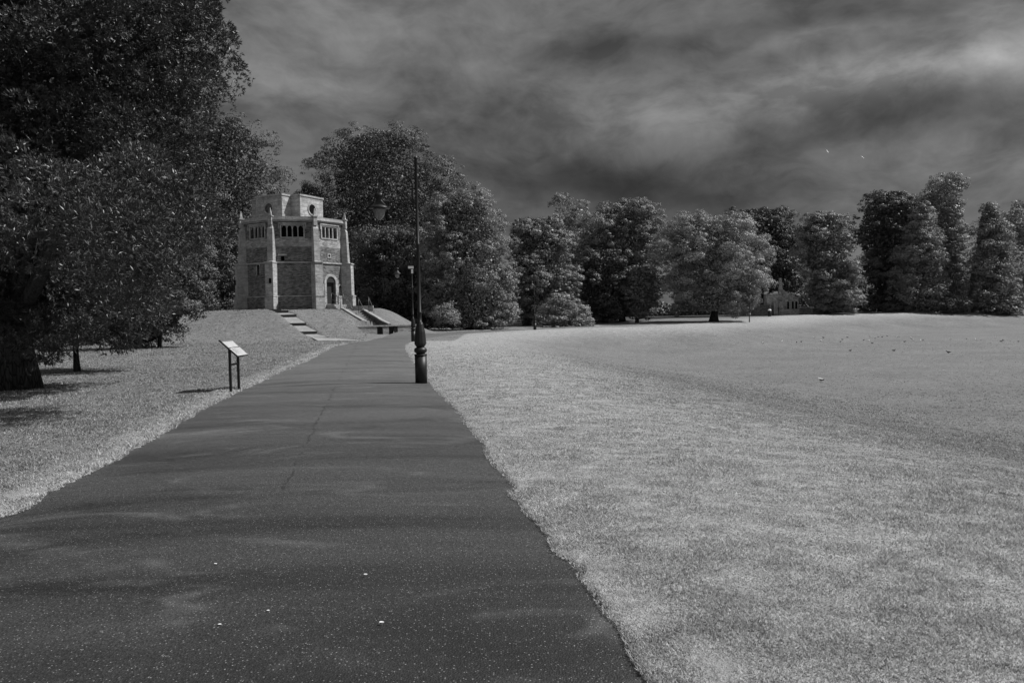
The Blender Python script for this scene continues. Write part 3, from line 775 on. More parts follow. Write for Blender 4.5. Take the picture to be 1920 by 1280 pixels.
# slanting iron rails at the head of the bank
for i, ((x0, y0), (x1, y1), lab) in enumerate([((650, 558), (660, 578), 'slanting iron handrail nearest the chapel buttress'), ((672, 559), (682, 579), 'slanting iron handrail at the head of the sunken stair'),
                                        ((691, 557), (701, 581), 'slanting iron handrail farthest from the chapel')]):
    a_ = P(x0, y0, 64.6); b_ = P(x1, y1, 63.2); o = empty('handrail', (b_.x, b_.y, hzn(b_.x, b_.y) - .05), label=lab, cat='handrail', group='iron rails on the mound')
    mb = MB(); L = o.location
    mb.tube([a_ - L, b_ - L, Vector((b_.x, b_.y, b_.z - .25)) - L], .028); mb.build('rail', M_iron2, o)
    mb = MB(); ga = hzn(a_.x, a_.y); mb.tube([Vector((a_.x, a_.y, ga - .1)) - L, a_ - L], .028); mb.build('post', M_iron2, o)
# low kerb wall along the terrace edge behind the rails
k0, k1 = P(652, 574, 65.5), P(700, 576, 65.5)
mb = MB(); mb.box(((k1.x - k0.x) / 2, 0, .1), ((k1.x - k0.x) / 2, .15, .22)); o = mb.build('terrace_wall', M_brickpale); o.location = (k0.x, k0.y, hzn(-14, 65.5) - .05)
tag(o, 'low rough stone wall on the terrace edge right of the chapel', 'wall')

# ------------------------------------------------------------------ street lamps
def make_lamp():
    root = empty('street_lamp', (0, 0, 0))
    mb = MB(); mb.lathe([(.14, 0), (.14, .64)], 28); mb.lathe([(.132, .641), (.15, .648), (.15, .672), (.132, .68)], 28)
    base = mb.build('base', M_iron, root)
    mb = MB(); mb.lathe([(.10, .66), (.10, .695), (.138, .725), (.152, .765), (.138, .81), (.10, .835), (.085, .85)], 28); mb.build('collar', M_iron, root)
    mb = MB(); mb.lathe([(.085, .84), (.12, .88), (.14, .925), (.138, .96), (.118, 1.20), (.078, 1.385), (.05, 1.43)], 12, smooth=False); mb.build('tapered_socket', M_iron, root)
    mb = MB(); mb.lathe([(.066, 1.40), (.066, 1.425), (.046, 1.44), (.044, 1.62), (.052, 1.63), (.052, 1.66), (.042, 1.67), (.038, 3.2), (.045, 3.21), (.045, 3.24), (.037, 3.25), (.034, 5.18), (.05, 5.2), (.05, 5.22), (.02, 5.25), (.008, 5.31)], 14)
    mb.build('pole', M_iron, root)
    mb = MB(); R0 = .41
    # bracket rod beside the pole, then a swan neck over to the lantern
    pth = [(-.06, 0, 3.95), (-.10, 0, 4.2), (-.10, 0, 4.55)]
    for th in np.linspace(0, PI * .80, 14): pth.append((-.10 - R0 + R0 * math.cos(th), 0, 4.60 + .28 * math.sin(th)))
    pth += [(-.86, 0, 4.56), (-.87, 0, 4.42)]
    mb.tube(pth, [.016] * len(pth), 8)
    mb.tube([(-.10, 0, 4.1), (-.02, 0, 4.06)], .014); mb.tube([(-.10, 0, 4.5), (-.02, 0, 4.5)], .014)
    mb.build('swan_neck_arm', M_iron, root)
    mb = MB(); c = (-.87, 0, 0)
    mb.lathe([(.03, 4.43), (.105, 4.41), (.11, 4.34), (.07, 4.30), (.075, 4.25), (.15, 4.15), (.19, 4.12), (.24, 4.085), (.24, 4.07), (.13, 4.075)], 24, c)
    ln = mb.build('lantern', M_iron, root)
    mb = MB(); mb.lathe([(.135, 4.075), (.14, 4.03), (.125, 3.95), (.085, 3.86), (.04, 3.815), (.01, 3.80)], 24, c); g = mb.build('glass_bowl', M_glass, ln)
    kids[root.name] = [o for o in bpy.data.objects if o.parent == root]
    kids[ln.name] = [g]
    return root
lamp = make_lamp()
LS = 1.0
def put_lamp(o, p, rz, s, tilt, label):
    o.location = (p.x, p.y, hz(p.x, p.y) - .0); o.rotation_euler = (0, tilt, rz); o.scale = (s, s, s)
    tag(o, label, 'street lamp', 'swan-neck lamps along the park path')
copies = [copy_tree(lamp), copy_tree(lamp)]
p1 = G(790, 718); p2 = G(775.5, 640.5); p3 = G(1003, 618.5)
s_l = 425 / F * p1.y / 5.28
put_lamp(lamp, p1, 0, s_l, 0, 'tall black swan-neck lamp standing nearest on the path edge')
put_lamp(copies[0], p2, R(8), s_l, 0, 'black swan-neck lamp with a small white camera on its pole')
put_lamp(copies[1], p3, R(75), s_l, 0, 'farthest black swan-neck lamp in front of the bushy tree')
mb = MB(); mb.box((-.05, -.02, 4.62 - .18), (.16, .06, .07)); mb.box((.02, -.05, 4.2), (.06, .05, .12)); mb.build('camera_box', M_white, copies[0])
tp = P(785, 615, 52); mb = MB(); mb.lathe([(.035, -.1), (.035, 1.35), (.03, 1.36)], 10); o = mb.build('marker_post', M_iron2); o.location = (tp.x, tp.y, hz(tp.x, tp.y))
tag(o, 'thin pale metal post just behind the nearest lamp pole', 'post')

# ------------------------------------------------------------------ information board
M_board, t = material('board_face')
oc = t.new('ShaderNodeTexCoord').outputs['Object']
s3 = t.new('ShaderNodeSeparateXYZ', {0: oc})
blk = t.new('ShaderNodeTexBrick', {'Vector': t.map(oc, (1, 1, 1)), 'Color1': (.30, .30, .30, 1), 'Color2': (.42, .42, .42, 1), 'Mortar': (.55, .55, .55, 1), 'Scale': 9.0, 'Mortar Size': .03, 'Brick Width': .9, 'Row Height': .32})
line = t.rng(t.m('ABSOLUTE', t.m('SUBTRACT', s3.outputs[0], .0)), .006, .012, .0, 1)
bx3 = s3.outputs[0]; by3 = s3.outputs[1]
head = t.m('MULTIPLY', t.rng(bx3, -.20, -.195, 1, 0), 1.0)
pic = t.m('MULTIPLY', t.rng(t.m('ABSOLUTE', t.m('SUBTRACT', bx3, .11)), .07, .073, 1, 0), t.rng(t.m('ABSOLUTE', t.m('ADD', by3, .13)), .11, .113, 1, 0))
bv_ = t.m('MULTIPLY', t.new('ShaderNodeRGBToBW', {0: blk.outputs[0]}).outputs[0], line)
bv_ = t.mixv(head, bv_, .12); bv_ = t.mixv(pic, bv_, t.rng(t.noise(oc, 18, 4, .6), .35, .65, .08, .45))
finish(t, bv_, .35, .5)
bp = G(433, 735)
ib = empty('information_board', (bp.x, bp.y, hz(bp.x, bp.y)), label='tilted information board on two thin posts beside the path', cat='information board')
for dy in (0, .5):
    mb = MB(); mb.box((0, dy, .46), (.024, .024, .52)); mb.build('post', M_iron2 if False else M_iron, ib)
mb = MB(); mb.box((0, .25, .60), (.018, .226, .018)); mb.build('crossbar', M_iron, ib)
hi = P(411.5, 637, bp.y - .05); lo = P(447, 668, bp.y - .05)
sv = Vector((lo.x - hi.x, 0, lo.z - hi.z)); sl = sv.length; sv.normalize(); nv = Vector((-sv.z, 0, sv.x)); nv = nv if nv.z > 0 else -nv
cc = (hi + lo) / 2 - ib.location; cc.y = .25
mb = MB(); mb.box(cc - nv * .012, (sl / 2, .33, .012), (sv, Vector((0, 1, 0)), nv)); mb.build('panel', M_iron, ib)
mb = MB(); mb.box(Vector((0, 0, .004)), (sl / 2 - .015, .315, .004)); pf = mb.build('printed_face', M_board, ib)
pf.matrix_local = Matrix.Translation(cc) @ Matrix((sv, Vector((0, 1, 0)), nv)).transposed().to_4x4()

# ------------------------------------------------------------------ far ruin, walls, bin
def T(z): return UP * z
rb = P(1463, 590, 118)
z0 = hz(rb.x, rb.y)
ruin = empty('ruined_gatehouse', (rb.x, rb.y, z0), R(-6), label='ruined stone gatehouse with a thin standing pier behind the round tree', cat='ruin')
mb = MB()
mb.box((-1.0, 0, 1.5), (1.3, .7, 1.8)); mb.box((1.35, .1, 1.2), (1.25, .8, 1.4)); mb.build('wall', M_ruin, ruin)
mb = MB(); mb.rings([[(-.42, -.9, 0), (.42, -.9, 0), (.42, .6, 0), (-.42, .6, 0)], [(-.34, -.8, 2.3), (.34, -.8, 2.3), (.34, .5, 2.3), (-.34, .5, 2.3)], [(-.2, -.5, 4.2), (.25, -.5, 4.2), (.25, .3, 4.2), (-.2, .3, 4.2)], [(-.12, -.3, 5.7), (.16, -.3, 5.7), (.16, .2, 5.7), (-.12, .2, 5.7)]], smooth=False)
mb.box((0, -.1, 4.9), (.34, .3, .08)); mb.build('pier', M_ruin, ruin)
for x_ in (-1.9, -.95):
    mb = MB(); mb.rings([[(x_ - .3, -1.3, 0), (x_ + .3, -1.3, 0), (x_ + .3, -.68, 0), (x_ - .3, -.68, 0)], [(x_ - .28, -1.1, 1.9), (x_ + .28, -1.1, 1.9), (x_ + .28, -.68, 1.9), (x_ - .28, -.68, 1.9)], [(x_ - .2, -.75, 2.7), (x_ + .2, -.75, 2.7), (x_ + .2, -.68, 2.7), (x_ - .2, -.68, 2.7)]], smooth=False)
    mb.build('buttress', M_ruin, ruin)
mb = MB(); mb.hexa([(.1, -.7, 2.6), (2.6, -.7, 2.6), (2.6, .9, 2.6), (.1, .9, 2.6), (.1, -.7, 4.1), (1.0, -.7, 3.3), (1.0, .9, 3.3), (.1, .9, 4.1)]); mb.build('broken_gable', M_ruin, ruin)
for x_ in (1.0, 1.7, 2.2):
    mb = MB(); mb.box((x_, -.73, 1.5), (.13, .03, .55)); mb.build('window', M_dark, ruin)
def low_wall(px0, px1, pyt, pyb, dd, name, label, mat, cap=None, cat='wall', thick=.3):
    a_, b_ = P(px0, pyb, dd), P(px1, pyb, dd); tp_ = P((px0 + px1) / 2, pyt, dd).z; zb = hz((a_.x + b_.x) / 2, dd) - .2
    c = Vector(((a_.x + b_.x) / 2, dd, zb)); r_ = empty(name, c, label=label, cat=cat); hw = (b_.x - a_.x) / 2; H = tp_ - zb
    mb = MB(); mb.box((0, 0, H / 2), (hw, thick, H / 2)); mb.build('wall', mat, r_)
    if cap: mb = MB(); mb.box((0, 0, H + .052), (hw + .06, thick + .06, .05)); mb.build('coping', cap, r_)
    return r_
low_wall(1378, 1442, 573, 592, 116, 'brick_wall', 'long low brick wall left of the ruined gatehouse', M_brick, M_brick)
b_ = low_wall(1486, 1520, 577, 590, 121, 'low_building', 'low flat-roofed hut with a pale roof right of the ruin', M_brickpale, M_white, 'hut', 1.2)
low_wall(1522, 1549, 578, 590, 119, 'stone_wall', 'short pale wall beside the trunk right of the ruin', M_ruin, M_white)
low_wall(1139, 1158, 594, 601, 100, 'stone_wall', 'short white wall between the tree trunks near the centre', M_white, None)
low_wall(1200, 1330, 594, 601, 112, 'brick_wall', 'low dark wall running behind the tree trunks', M_brickdark, None)
bn = P(1443, 593, 108); zb = hz(bn.x, bn.y)
bo = empty('litter_bin', (bn.x, bn.y, zb), label='black litter bin with a pale lid on the grass before the ruin', cat='litter bin')
mb = MB(); mb.lathe([(.2, 0), (.24, .05), (.25, .8), (.22, .82)], 16); mb.build('bin_body', M_iron, bo)
mb = MB(); mb.lathe([(.24, .822), (.25, .9), (.17, 1.0), (.02, 1.04)], 16); mb.build('lid', M_white, bo)

# ------------------------------------------------------------------ trees
def leafcloud(pts, nrm, L, W, g, flop=.7, bend=0.0):
    """one rhombic leaf per point, facing roughly along nrm"""
    n = len(pts)
    nn = nrm + flop * g.normal(size=(n, 3)); nn /= np.linalg.norm(nn, axis=1)[:, None] + 1e-9
    t_ = np.cross(nn, g.normal(size=(n, 3))); t_ /= np.linalg.norm(t_, axis=1)[:, None] + 1e-9
    b_ = np.cross(nn, t_)
    Lh = (L * (.6 + .8 * g.random(n)))[:, None] / 2; Wh = (W * (.6 + .8 * g.random(n)))[:, None] / 2
    v = np.stack([pts - t_ * Lh, pts - b_ * Wh + t_ * Lh * .1, pts + t_ * Lh, pts + b_ * Wh + t_ * Lh * .1], 1)
    return v.reshape(-1, 3)
def crown_profile(rows, dd):
    """rows of (pixel y, x left, x right) at world depth dd -> arrays of z, centre, half-width"""
    z, c, h = [], [], []
    for py, xl, xr in rows:
        a_, b_ = P(xl, py, dd), P(xr, py, dd)
        z.append((a_.z + b_.z) / 2); c.append((a_.x + b_.x) / 2); h.append((b_.x - a_.x) / 2)
    z, c, h = map(np.array, (z, c, h)); o_ = np.argsort(z); return z[o_], c[o_], h[o_]
def make_tree(name, label, rows, dd, base, mat, nleaf, leaf, nl=60, lobe=.24, depth=.85, trunk=.3, group=None, cat='tree', seed=1, flat=.75,
              fill=.25, airy=0.0, rosette=0, branches=7, lean=0.0, tuft=.12, no_trunk=False, aspect=.55, jit=.06, extra=()):
    g = np.random.default_rng(seed)
    if not rosette: nleaf = int(nleaf * 1.7); leaf = leaf * .74
    zz, cx_, hw = crown_profile(rows, dd)
    bx = P(base[0], base[1], dd); bz = hz(bx.x, dd) - .05
    hmax = hw.max(); H = zz[-1] - zz[0]
    root = empty(name, (bx.x, dd, bz), label=label, cat=cat, group=group)
    O = np.array([bx.x, dd, bz])
    if not rosette: hw = hw * 1.06
    hw = hw * (1 + jit * g.normal(size=len(hw))); cx_ = cx_ + .3 * jit * hmax * g.normal(size=len(cx_))
    # lobe centres
    lc, lr = [], []
    zs = np.linspace(zz[0], zz[-1], 200); wz = np.interp(zs, zz, hw) + .15 * hmax; cdf = np.cumsum(wz) / wz.sum()
    for i in range(nl):
        z_ = np.interp(g.random(), cdf, zs); h_ = np.interp(z_, zz, hw); c_ = np.interp(z_, zz, cx_)
        r_ = 1.15 * lobe * hmax * (.5 + .85 * g.random()); r_ = min(r_, max(h_ * .9, .22 * hmax * lobe * 4))
        r_ = min(r_, .45 * H)
        z_ = min(z_, zz[-1] - r_ * flat * .95); z_ = max(z_, zz[0] + r_ * flat * .6)
        h_ = np.interp(z_, zz, hw); c_ = np.interp(z_, zz, cx_)
        ph = g.random() * 2 * PI if i % 5 < 3 else (0 if g.random() < .5 else PI) + .5 * g.normal()
        rho = max(h_ * 1.02 - r_ * 1.0, 0) * (1 if g.random() < .7 else g.random() ** .5)
        lc.append((c_ + rho * math.cos(ph), dd + depth * rho * math.sin(ph), z_)); lr.append(r_)
    for ex in extra: lc[ex[0]] = ex[1:4]; lr[ex[0]] = ex[4]
    lc = np.array(lc); lr = np.array(lr)
    w_ = lr ** 2; w_ /= w_.sum()
    nshell = int(nleaf * (1 - fill)); idx = g.choice(nl, nshell, p=w_)
    K = 10
    sub = g.normal(size=(nl, K, 3)); sub[..., 2] += .25; sub /= np.linalg.norm(sub, axis=2)[..., None]
    subr = .30 + .26 * g.random((nl, K)); subd = .70 + .48 * g.random((nl, K))
    spray = g.random((nl, K)) < .22; subd = np.where(spray, 1.12 + .28 * g.random((nl, K)), subd); subr = np.where(spray, .13 + .08 * g.random((nl, K)), subr)
    ks = g.integers(0, K, nshell); again = spray[idx, ks] & (g.random(nshell) < .6); ks = np.where(again, g.integers(0, K, nshell), ks); sd_ = sub[idx, ks]
    dvec = g.normal(size=(nshell, 3)); dvec += .45 * sd_ + np.array([0, 0, .3]); dvec /= np.linalg.norm(dvec, axis=1)[:, None]
    rr_ = subr[idx, ks] * (1 - .35 * g.random(nshell) ** 2 + tuft * np.abs(g.normal(size=nshell)))
    pts = lc[idx] + (sd_ * subd[idx, ks][:, None] + dvec * rr_[:, None] * np.array([1, 1, .8])) * lr[idx][:, None] * np.array([1, 1, flat])
    nrm = dvec + .4 * sd_ + np.array([0, 0, .35])
    nf = nleaf - nshell
    zf = np.interp(g.random(nf), cdf, zs); hf = np.interp(zf, zz, hw) * (1 - airy); cf = np.interp(zf, zz, cx_)
    pf_ = g.random(nf) * 2 * PI; rf_ = np.sqrt(g.random(nf)) * np.maximum(hf - .10 * hmax, 0) * .75
    ptsf = np.c_[cf + rf_ * np.cos(pf_), dd + depth * rf_ * np.sin(pf_), zf]
    if rosette:
        k = rosette; n = len(pts)
        dirs = nrm[:, None, :] * .6 + g.normal(size=(n, k, 3)) * .62; dirs /= np.linalg.norm(dirs, axis=2)[..., None]
        tip = np.repeat(pts[:, None, :], k, 1); Ls = (leaf * (.7 + .6 * g.random((n, k))))[..., None]
        side = np.cross(dirs, g.normal(size=(n, k, 3))); side /= np.linalg.norm(side, axis=2)[..., None]
        v = np.stack([tip, tip + dirs * Ls * .45 - side * Ls * .10, tip + dirs * Ls, tip + dirs * Ls * .45 + side * Ls * .10], 2).reshape(-1, 3)
        shade = np.repeat(g.random(n), k) * .5 + g.random(n * k) * .5
        big = leaf * 1.6
    else:
        v = leafcloud(pts, nrm * 1.0, leaf, leaf * aspect, g, .38); shade = g.random(nshell) * .6 + .4 * g.random(nl)[idx]; big = leaf * 1.5
    v2 = leafcloud(ptsf, np.zeros((nf, 3)), big, big * .7, g)
    allv = np.concatenate([v, v2]) - O
    sh_ = np.r_[shade, g.random(nf)]
    mesh_np('crown', allv, np.arange(len(allv)), 4, mat, root, shade=sh_)
    if no_trunk: return root
    # trunk and limbs
    mb = MB(); top = np.interp(zz[0] + H * .75, zz, cx_)
    th = zz[0] + H * .72 - bz
    pth, rr = [], []
    for i in range(9):
        f = i / 8
        pth.append((lean * f * th + (top - bx.x) * ss(f) + .12 * trunk * math.sin(7 * f + seed), .1 * trunk * math.cos(5 * f + seed), f * th)); rr.append(trunk * (1.0 - .8 * f) * (1 + (.55 if trunk > .2 else .2) * math.exp(-f * th / (.8 * trunk + .25))))
    mb.tube(pth, rr, 22)
    for vi in range(len(mb.v)):      # fluted, rooty bole
        k_ = vi // 22; ax0 = Vector(pth[k_]); p_ = Vector(mb.v[vi]) - ax0; th_ = 2 * PI * (vi % 22) / 22
        am = .10 + .14 * math.exp(-ax0.z / .6)
        mb.v[vi] = tuple(ax0 + p_ * (1 + am * (math.sin(3 * th_ + seed) * .6 + math.sin(5 * th_ + 2 * seed + ax0.z) * .5 + .4 * math.sin(9 * th_ + seed))))
    order = np.argsort(-lr)[:branches * 2]; order = np.r_[g.permutation(order)[:branches], [ex[0] for ex in extra if ex[4] > .65]].astype(int)
    for i in order:
        tgt = Vector(lc[i] - O); f = min(max((tgt.z / th) * .55, .12), .8); j = f * 8; a_ = Vector(pth[int(j)]).lerp(Vector(pth[min(int(j) + 1, 8)]), j - int(j))
        mid = a_.lerp(tgt, .5) + Vector((0, 0, .12 * (tgt - a_).length)); r0 = trunk * (1 - .8 * f) * .55
        mb.tube([a_, a_.lerp(mid, .5), mid, mid.lerp(tgt, .6), tgt], [r0, r0 * .8, r0 * .55, r0 * .35, r0 * .12], 7)
    mb.build('trunk', M_bark, root)
    return root
Gt = 'trees round the park'
# near left evergreen: a broad crown running out of the frame
make_tree('holm_oak', 'huge dark evergreen oak with spiky leaves filling the left of the view',
          [(-470, -60, 120), (-330, -230, 250), (-150, -330, 350), (-30, -350, 375), (70, -360, 418), (190, -360, 398), (300, -360, 362), (420, -370, 362), (500, -340, 355), (560, -300, 330), (590, -250, 300), (612, -160, 220)],
          18.6, (35, 742), M_oak, 155000, .093, nl=190, lobe=.19, depth=.66, trunk=.32, group=Gt, seed=21, flat=.95, fill=.14, rosette=8, tuft=.10, branches=12, jit=0, extra=[(0, -5.75, 12.2, 2.35, .65), (1, -6.2, 12.0, 2.75, .8), (3, -6.6, 12.9, 2.7, .9), (4, -6.4, 13.6, 3.3, 1.0), (5, -5.9, 13.0, 3.3, .8), (6, -7.2, 14.3, 3.4, 1.1), (7, -7.5, 12.4, 3.3, .9), (8, -5.9, 11.6, 2.5, .75), (9, -6.8, 11.9, 3.0, .8)])
make_tree('tree', 'smaller slim-trunked evergreen standing behind the huge oak trunk',
          [(380, 60, 160), (440, 0, 250), (520, -20, 320), (580, -10, 335), (618, 40, 290), (636, 60, 230)],
          24.5, (146, 706), M_oak, 26000, .13, nl=60, lobe=.3, depth=.8, trunk=.09, group=Gt, seed=22, fill=.2, rosette=5)
make_tree('shrub', 'dark leafy bush at the left foot of the mound', [(440, 260, 390), (500, 215, 400), (570, 190, 385), (610, 200, 345), (650, 215, 285)], 44, (300, 650), M_leafd, 36000, .17, nl=70, lobe=.26, trunk=.1, seed=23, cat='shrub', rosette=0)
make_tree('shrub', 'deep shaded thicket between the oak trunk and the mound', [(560, -20, 190), (600, -60, 230), (640, -60, 240), (668, -40, 200)], 52, (80, 668), M_leafd, 22000, .2, nl=60, lobe=.22, trunk=.1, seed=24, cat='shrub', no_trunk=True)
make_tree('tree', 'tall leafy tree rising behind the mound left of the chapel',
          [(222, 405, 462), (250, 340, 492), (290, 290, 516), (340, 260, 533), (390, 250, 528), (440, 250, 500), (520, 260, 490), (600, 280, 480)],
          84, (400, 600), M_leafd, 60000, .27, nl=120, lobe=.2, trunk=.4, group=Gt, seed=25)
make_tree('tree', 'dark low tree filling the gap left of the chapel wall', [(400, 300, 440), (470, 250, 455), (540, 240, 455), (600, 250, 450)], 80, (350, 610), M_leafd, 34000, .27, nl=70, lobe=.25, trunk=.3, group=Gt, seed=26)
make_tree('tree', 'big spreading tree directly behind the chapel and lamp',
          [(246, 690, 735), (262, 640, 790), (285, 580, 800), (320, 585, 840), (360, 600, 868), (410, 590, 885), (480, 580, 890), (560, 590, 890), (610, 640, 860)],
          92, (735, 612), M_leafd, 90000, .27, nl=150, lobe=.17, trunk=.5, group=Gt, seed=27, tuft=.2, flat=.65)
make_tree('tree', 'small tree showing just above the chapel roof', [(346, 560, 600), (375, 545, 640), (430, 545, 640), (520, 550, 640)], 100, (595, 590), M_leafd, 16000, .28, nl=40, lobe=.3, trunk=.25, group=Gt, seed=28)
make_tree('tree', 'rounded bushy tree with a sunlit top behind the second lamp',
          [(361, 845, 885), (380, 815, 925), (420, 795, 945), (480, 790, 965), (540, 790, 968), (590, 800, 962), (612, 820, 955)],
          78, (880, 612), M_leafm, 70000, .22, nl=120, lobe=.2, trunk=.35, group=Gt, seed=29)
make_tree('tree', 'shaded low tree right of the chapel wall', [(430, 690, 770), (470, 668, 820), (530, 665, 840), (590, 680, 835), (612, 730, 830)], 82, (750, 612), M_leafd, 42000, .24, nl=80, lobe=.24, trunk=.3, group=Gt, seed=30)
make_tree('tree', 'broad mid-grey tree behind the third lamp', [(411, 985, 1030), (430, 962, 1058), (475, 955, 1078), (530, 955, 1086), (580, 955, 1080), (610, 965, 1050)], 92, (1020, 612), M_leafm, 50000, .26, nl=90, lobe=.22, trunk=.3, group=Gt, seed=31)
make_tree('shrub', 'pale rounded bush beside the third lamp', [(552, 1040, 1062), (570, 1022, 1088), (592, 1012, 1106), (610, 1010, 1110)], 83, (1060, 611), M_leafl, 18000, .2, nl=50, lobe=.25, trunk=.08, cat='shrub', seed=32)
make_tree('tree', 'feathery pale-topped tree poking above its neighbours', [(361, 1042, 1072), (385, 1028, 1100), (420, 1025, 1125), (480, 1030, 1130), (560, 1040, 1130)], 108, (1075, 605), M_leafl, 26000, .26, nl=80, lobe=.17, trunk=.25, group=Gt, seed=33, fill=.1, tuft=.35)
make_tree('tree', 'tall broad tree left of the round lone tree', [(373, 1155, 1205), (390, 1125, 1232), (430, 1095, 1244), (490, 1085, 1240), (550, 1085, 1235), (592, 1095, 1225)], 100, (1166, 608), M_leafm, 64000, .26, nl=120, lobe=.2, trunk=.3, group=Gt, seed=34)
make_tree('tree', 'forked dark-trunked tree beside the white low wall', [(470, 1090, 1160), (530, 1080, 1190), (575, 1085, 1190), (597, 1100, 1160)], 96, (1131, 610), M_leafd, 20000, .27, nl=50, lobe=.25, trunk=.42, group=Gt, seed=35)
make_tree('tree', 'slim tree with a low skirt of leaves at the lawn edge', [(500, 1180, 1220), (540, 1165, 1240), (575, 1165, 1232), (596, 1185, 1215)], 94, (1195, 608), M_leafm, 14000, .25, nl=40, lobe=.25, trunk=.2, group=Gt, seed=36)
make_tree('chestnut_tree', 'round pale-leaved tree standing alone on the lawn edge',
          [(402, 1285, 1345), (418, 1262, 1390), (450, 1243, 1422), (490, 1235, 1436), (530, 1232, 1434), (560, 1240, 1416), (582, 1262, 1390)],
          92, (1340, 606), M_leafl, 84000, .23, nl=130, lobe=.19, trunk=.38, group=Gt, seed=37)
make_tree('tree', 'dark-crowned tree behind the ruined gatehouse', [(393, 1385, 1445), (410, 1358, 1478), (440, 1352, 1492), (490, 1360, 1500), (520, 1380, 1500), (545, 1390, 1500)], 128, (1430, 588), M_leafd, 44000, .34, nl=90, lobe=.22, trunk=.35, group=Gt, seed=38)
make_tree('tree', 'wispy pale-topped tree right of the ruined gatehouse', [(402, 1525, 1572), (425, 1500, 1592), (470, 1485, 1602), (500, 1502, 1612), (530, 1518, 1616), (560, 1526, 1620), (583, 1535, 1603)], 116, (1551, 588), M_leafm, 54000, .3, nl=100, lobe=.2, trunk=.36, group=Gt, seed=39, tuft=.25)
make_tree('tree', 'broad black-looking tree at the lawn far side', [(360, 1650, 1700), (380, 1612, 1722), (420, 1598, 1735), (470, 1600, 1745), (530, 1615, 1750), (582, 1625, 1745)], 128, (1670, 586), M_leafd, 56000, .33, nl=110, lobe=.2, trunk=.4, group=Gt, seed=40)
make_tree('lime_tree', 'dark conical tree with drooping leaves before the tallest tree', [(372, 1722, 1738), (410, 1705, 1752), (460, 1688, 1765), (520, 1678, 1775), (560, 1672, 1785), (586, 1680, 1790)], 121, (1722, 586), M_leafm, 42000, .3, nl=90, lobe=.28, trunk=.3, group=Gt, seed=41)
make_tree('lime_tree', 'tallest slender tree with a bare gap-toothed crown', [(331, 1765, 1800), (345, 1732, 1812), (375, 1728, 1812), (405, 1745, 1812), (450, 1755, 1808), (510, 1760, 1808), (560, 1745, 1818), (580, 1755, 1810)], 126, (1779, 583), M_leafm, 26000, .3, nl=80, lobe=.3, trunk=.35, group=Gt, seed=42, fill=.1, tuft=.25)
make_tree('lime_tree', 'slender dark tree right of the tallest tree', [(380, 1845, 1865), (410, 1825, 1888), (460, 1815, 1902), (520, 1808, 1908), (570, 1800, 1915), (587, 1806, 1915)], 121, (1852, 585), M_leafm, 38000, .3, nl=90, lobe=.28, trunk=.3, group=Gt, seed=43)
make_tree('tree', 'tall thin-branched tree cut by the right edge of the photo', [(376, 1890, 1950), (410, 1882, 1990), (470, 1885, 2010), (540, 1885, 2010), (586, 1880, 2000)], 132, (1935, 584), M_leafm, 30000, .32, nl=80, lobe=.2, trunk=.3, group=Gt, seed=44, fill=.12, tuft=.3)
make_tree('sapling', 'thin young tree on the lawn beside the round lone tree', [(548, 1396, 1412), (560, 1390, 1420), (575, 1394, 1416)], 90, (1405, 602), M_leafm, 1600, .16, nl=14, lobe=.45, trunk=.06, group=Gt, seed=45, cat='young tree')
make_tree('sapling', 'leafy sapling growing at the mound foot beyond the path', [(568, 828, 845), (585, 815, 858), (605, 812, 862)], 72, (836, 612), M_leafl, 2600, .17, nl=22, lobe=.35, trunk=.04, seed=46, cat='young tree', tuft=.4)
bl = [(1650, 1720, 566, 122, 'low dark undergrowth bush below the black-looking tree'), (1735, 1815, 552, 119, 'leaning bush under the tallest slender tree'),
      (1850, 1915, 560, 119, 'wide low bush at the foot of the slender dark tree')]
for i, (xa, xb, yt, dd_, lab) in enumerate(bl):
    make_tree('shrub', lab, [(yt, (xa * .6 + xb * .4), (xa * .4 + xb * .6)), (yt + 12, xa + 6, xb - 6), (576, xa, xb), (586, xa + 3, xb - 3)], dd_, ((xa + xb) / 2, 586), M_leafd, 12000, .22, nl=34, lobe=.3, seed=60 + i, cat='shrub', group='bushes at the lawn edge', no_trunk=True)
# continuous far wood behind, reading as one dark mass
g = np.random.default_rng(99); N = 150000
ax_ = g.random(N); xx = -75 + ax_ * 215; yy = 137 + 14 * g.random(N) + 6 * np.sin(xx * .05)
yy = np.where(xx < -12, 92 + 14 * g.random(N) + np.where(xx < -30, -8, 0), yy)
hh = np.where(xx < -12, 6.0, 3.4) + 2.2 * vn(xx * .25, xx * 0 + 3) * 2 + 1.2 * vn(xx * .9, xx * 0)
hh = np.where((xx > 92) , hh * .8, hh)
zz_ = g.random(N) ** .8 * hh
pts = np.c_[xx, yy, zz_ + .2]
v = leafcloud(pts, np.tile([0, -.6, .6], (N, 1)), .5, .34, g)
o = mesh_np('far_wood', v, np.arange(len(v)), 4, M_leafd, shade=g.random(N)); tag(o, 'dark undergrowth and far wood behind the park trees', 'wood', kind='stuff')

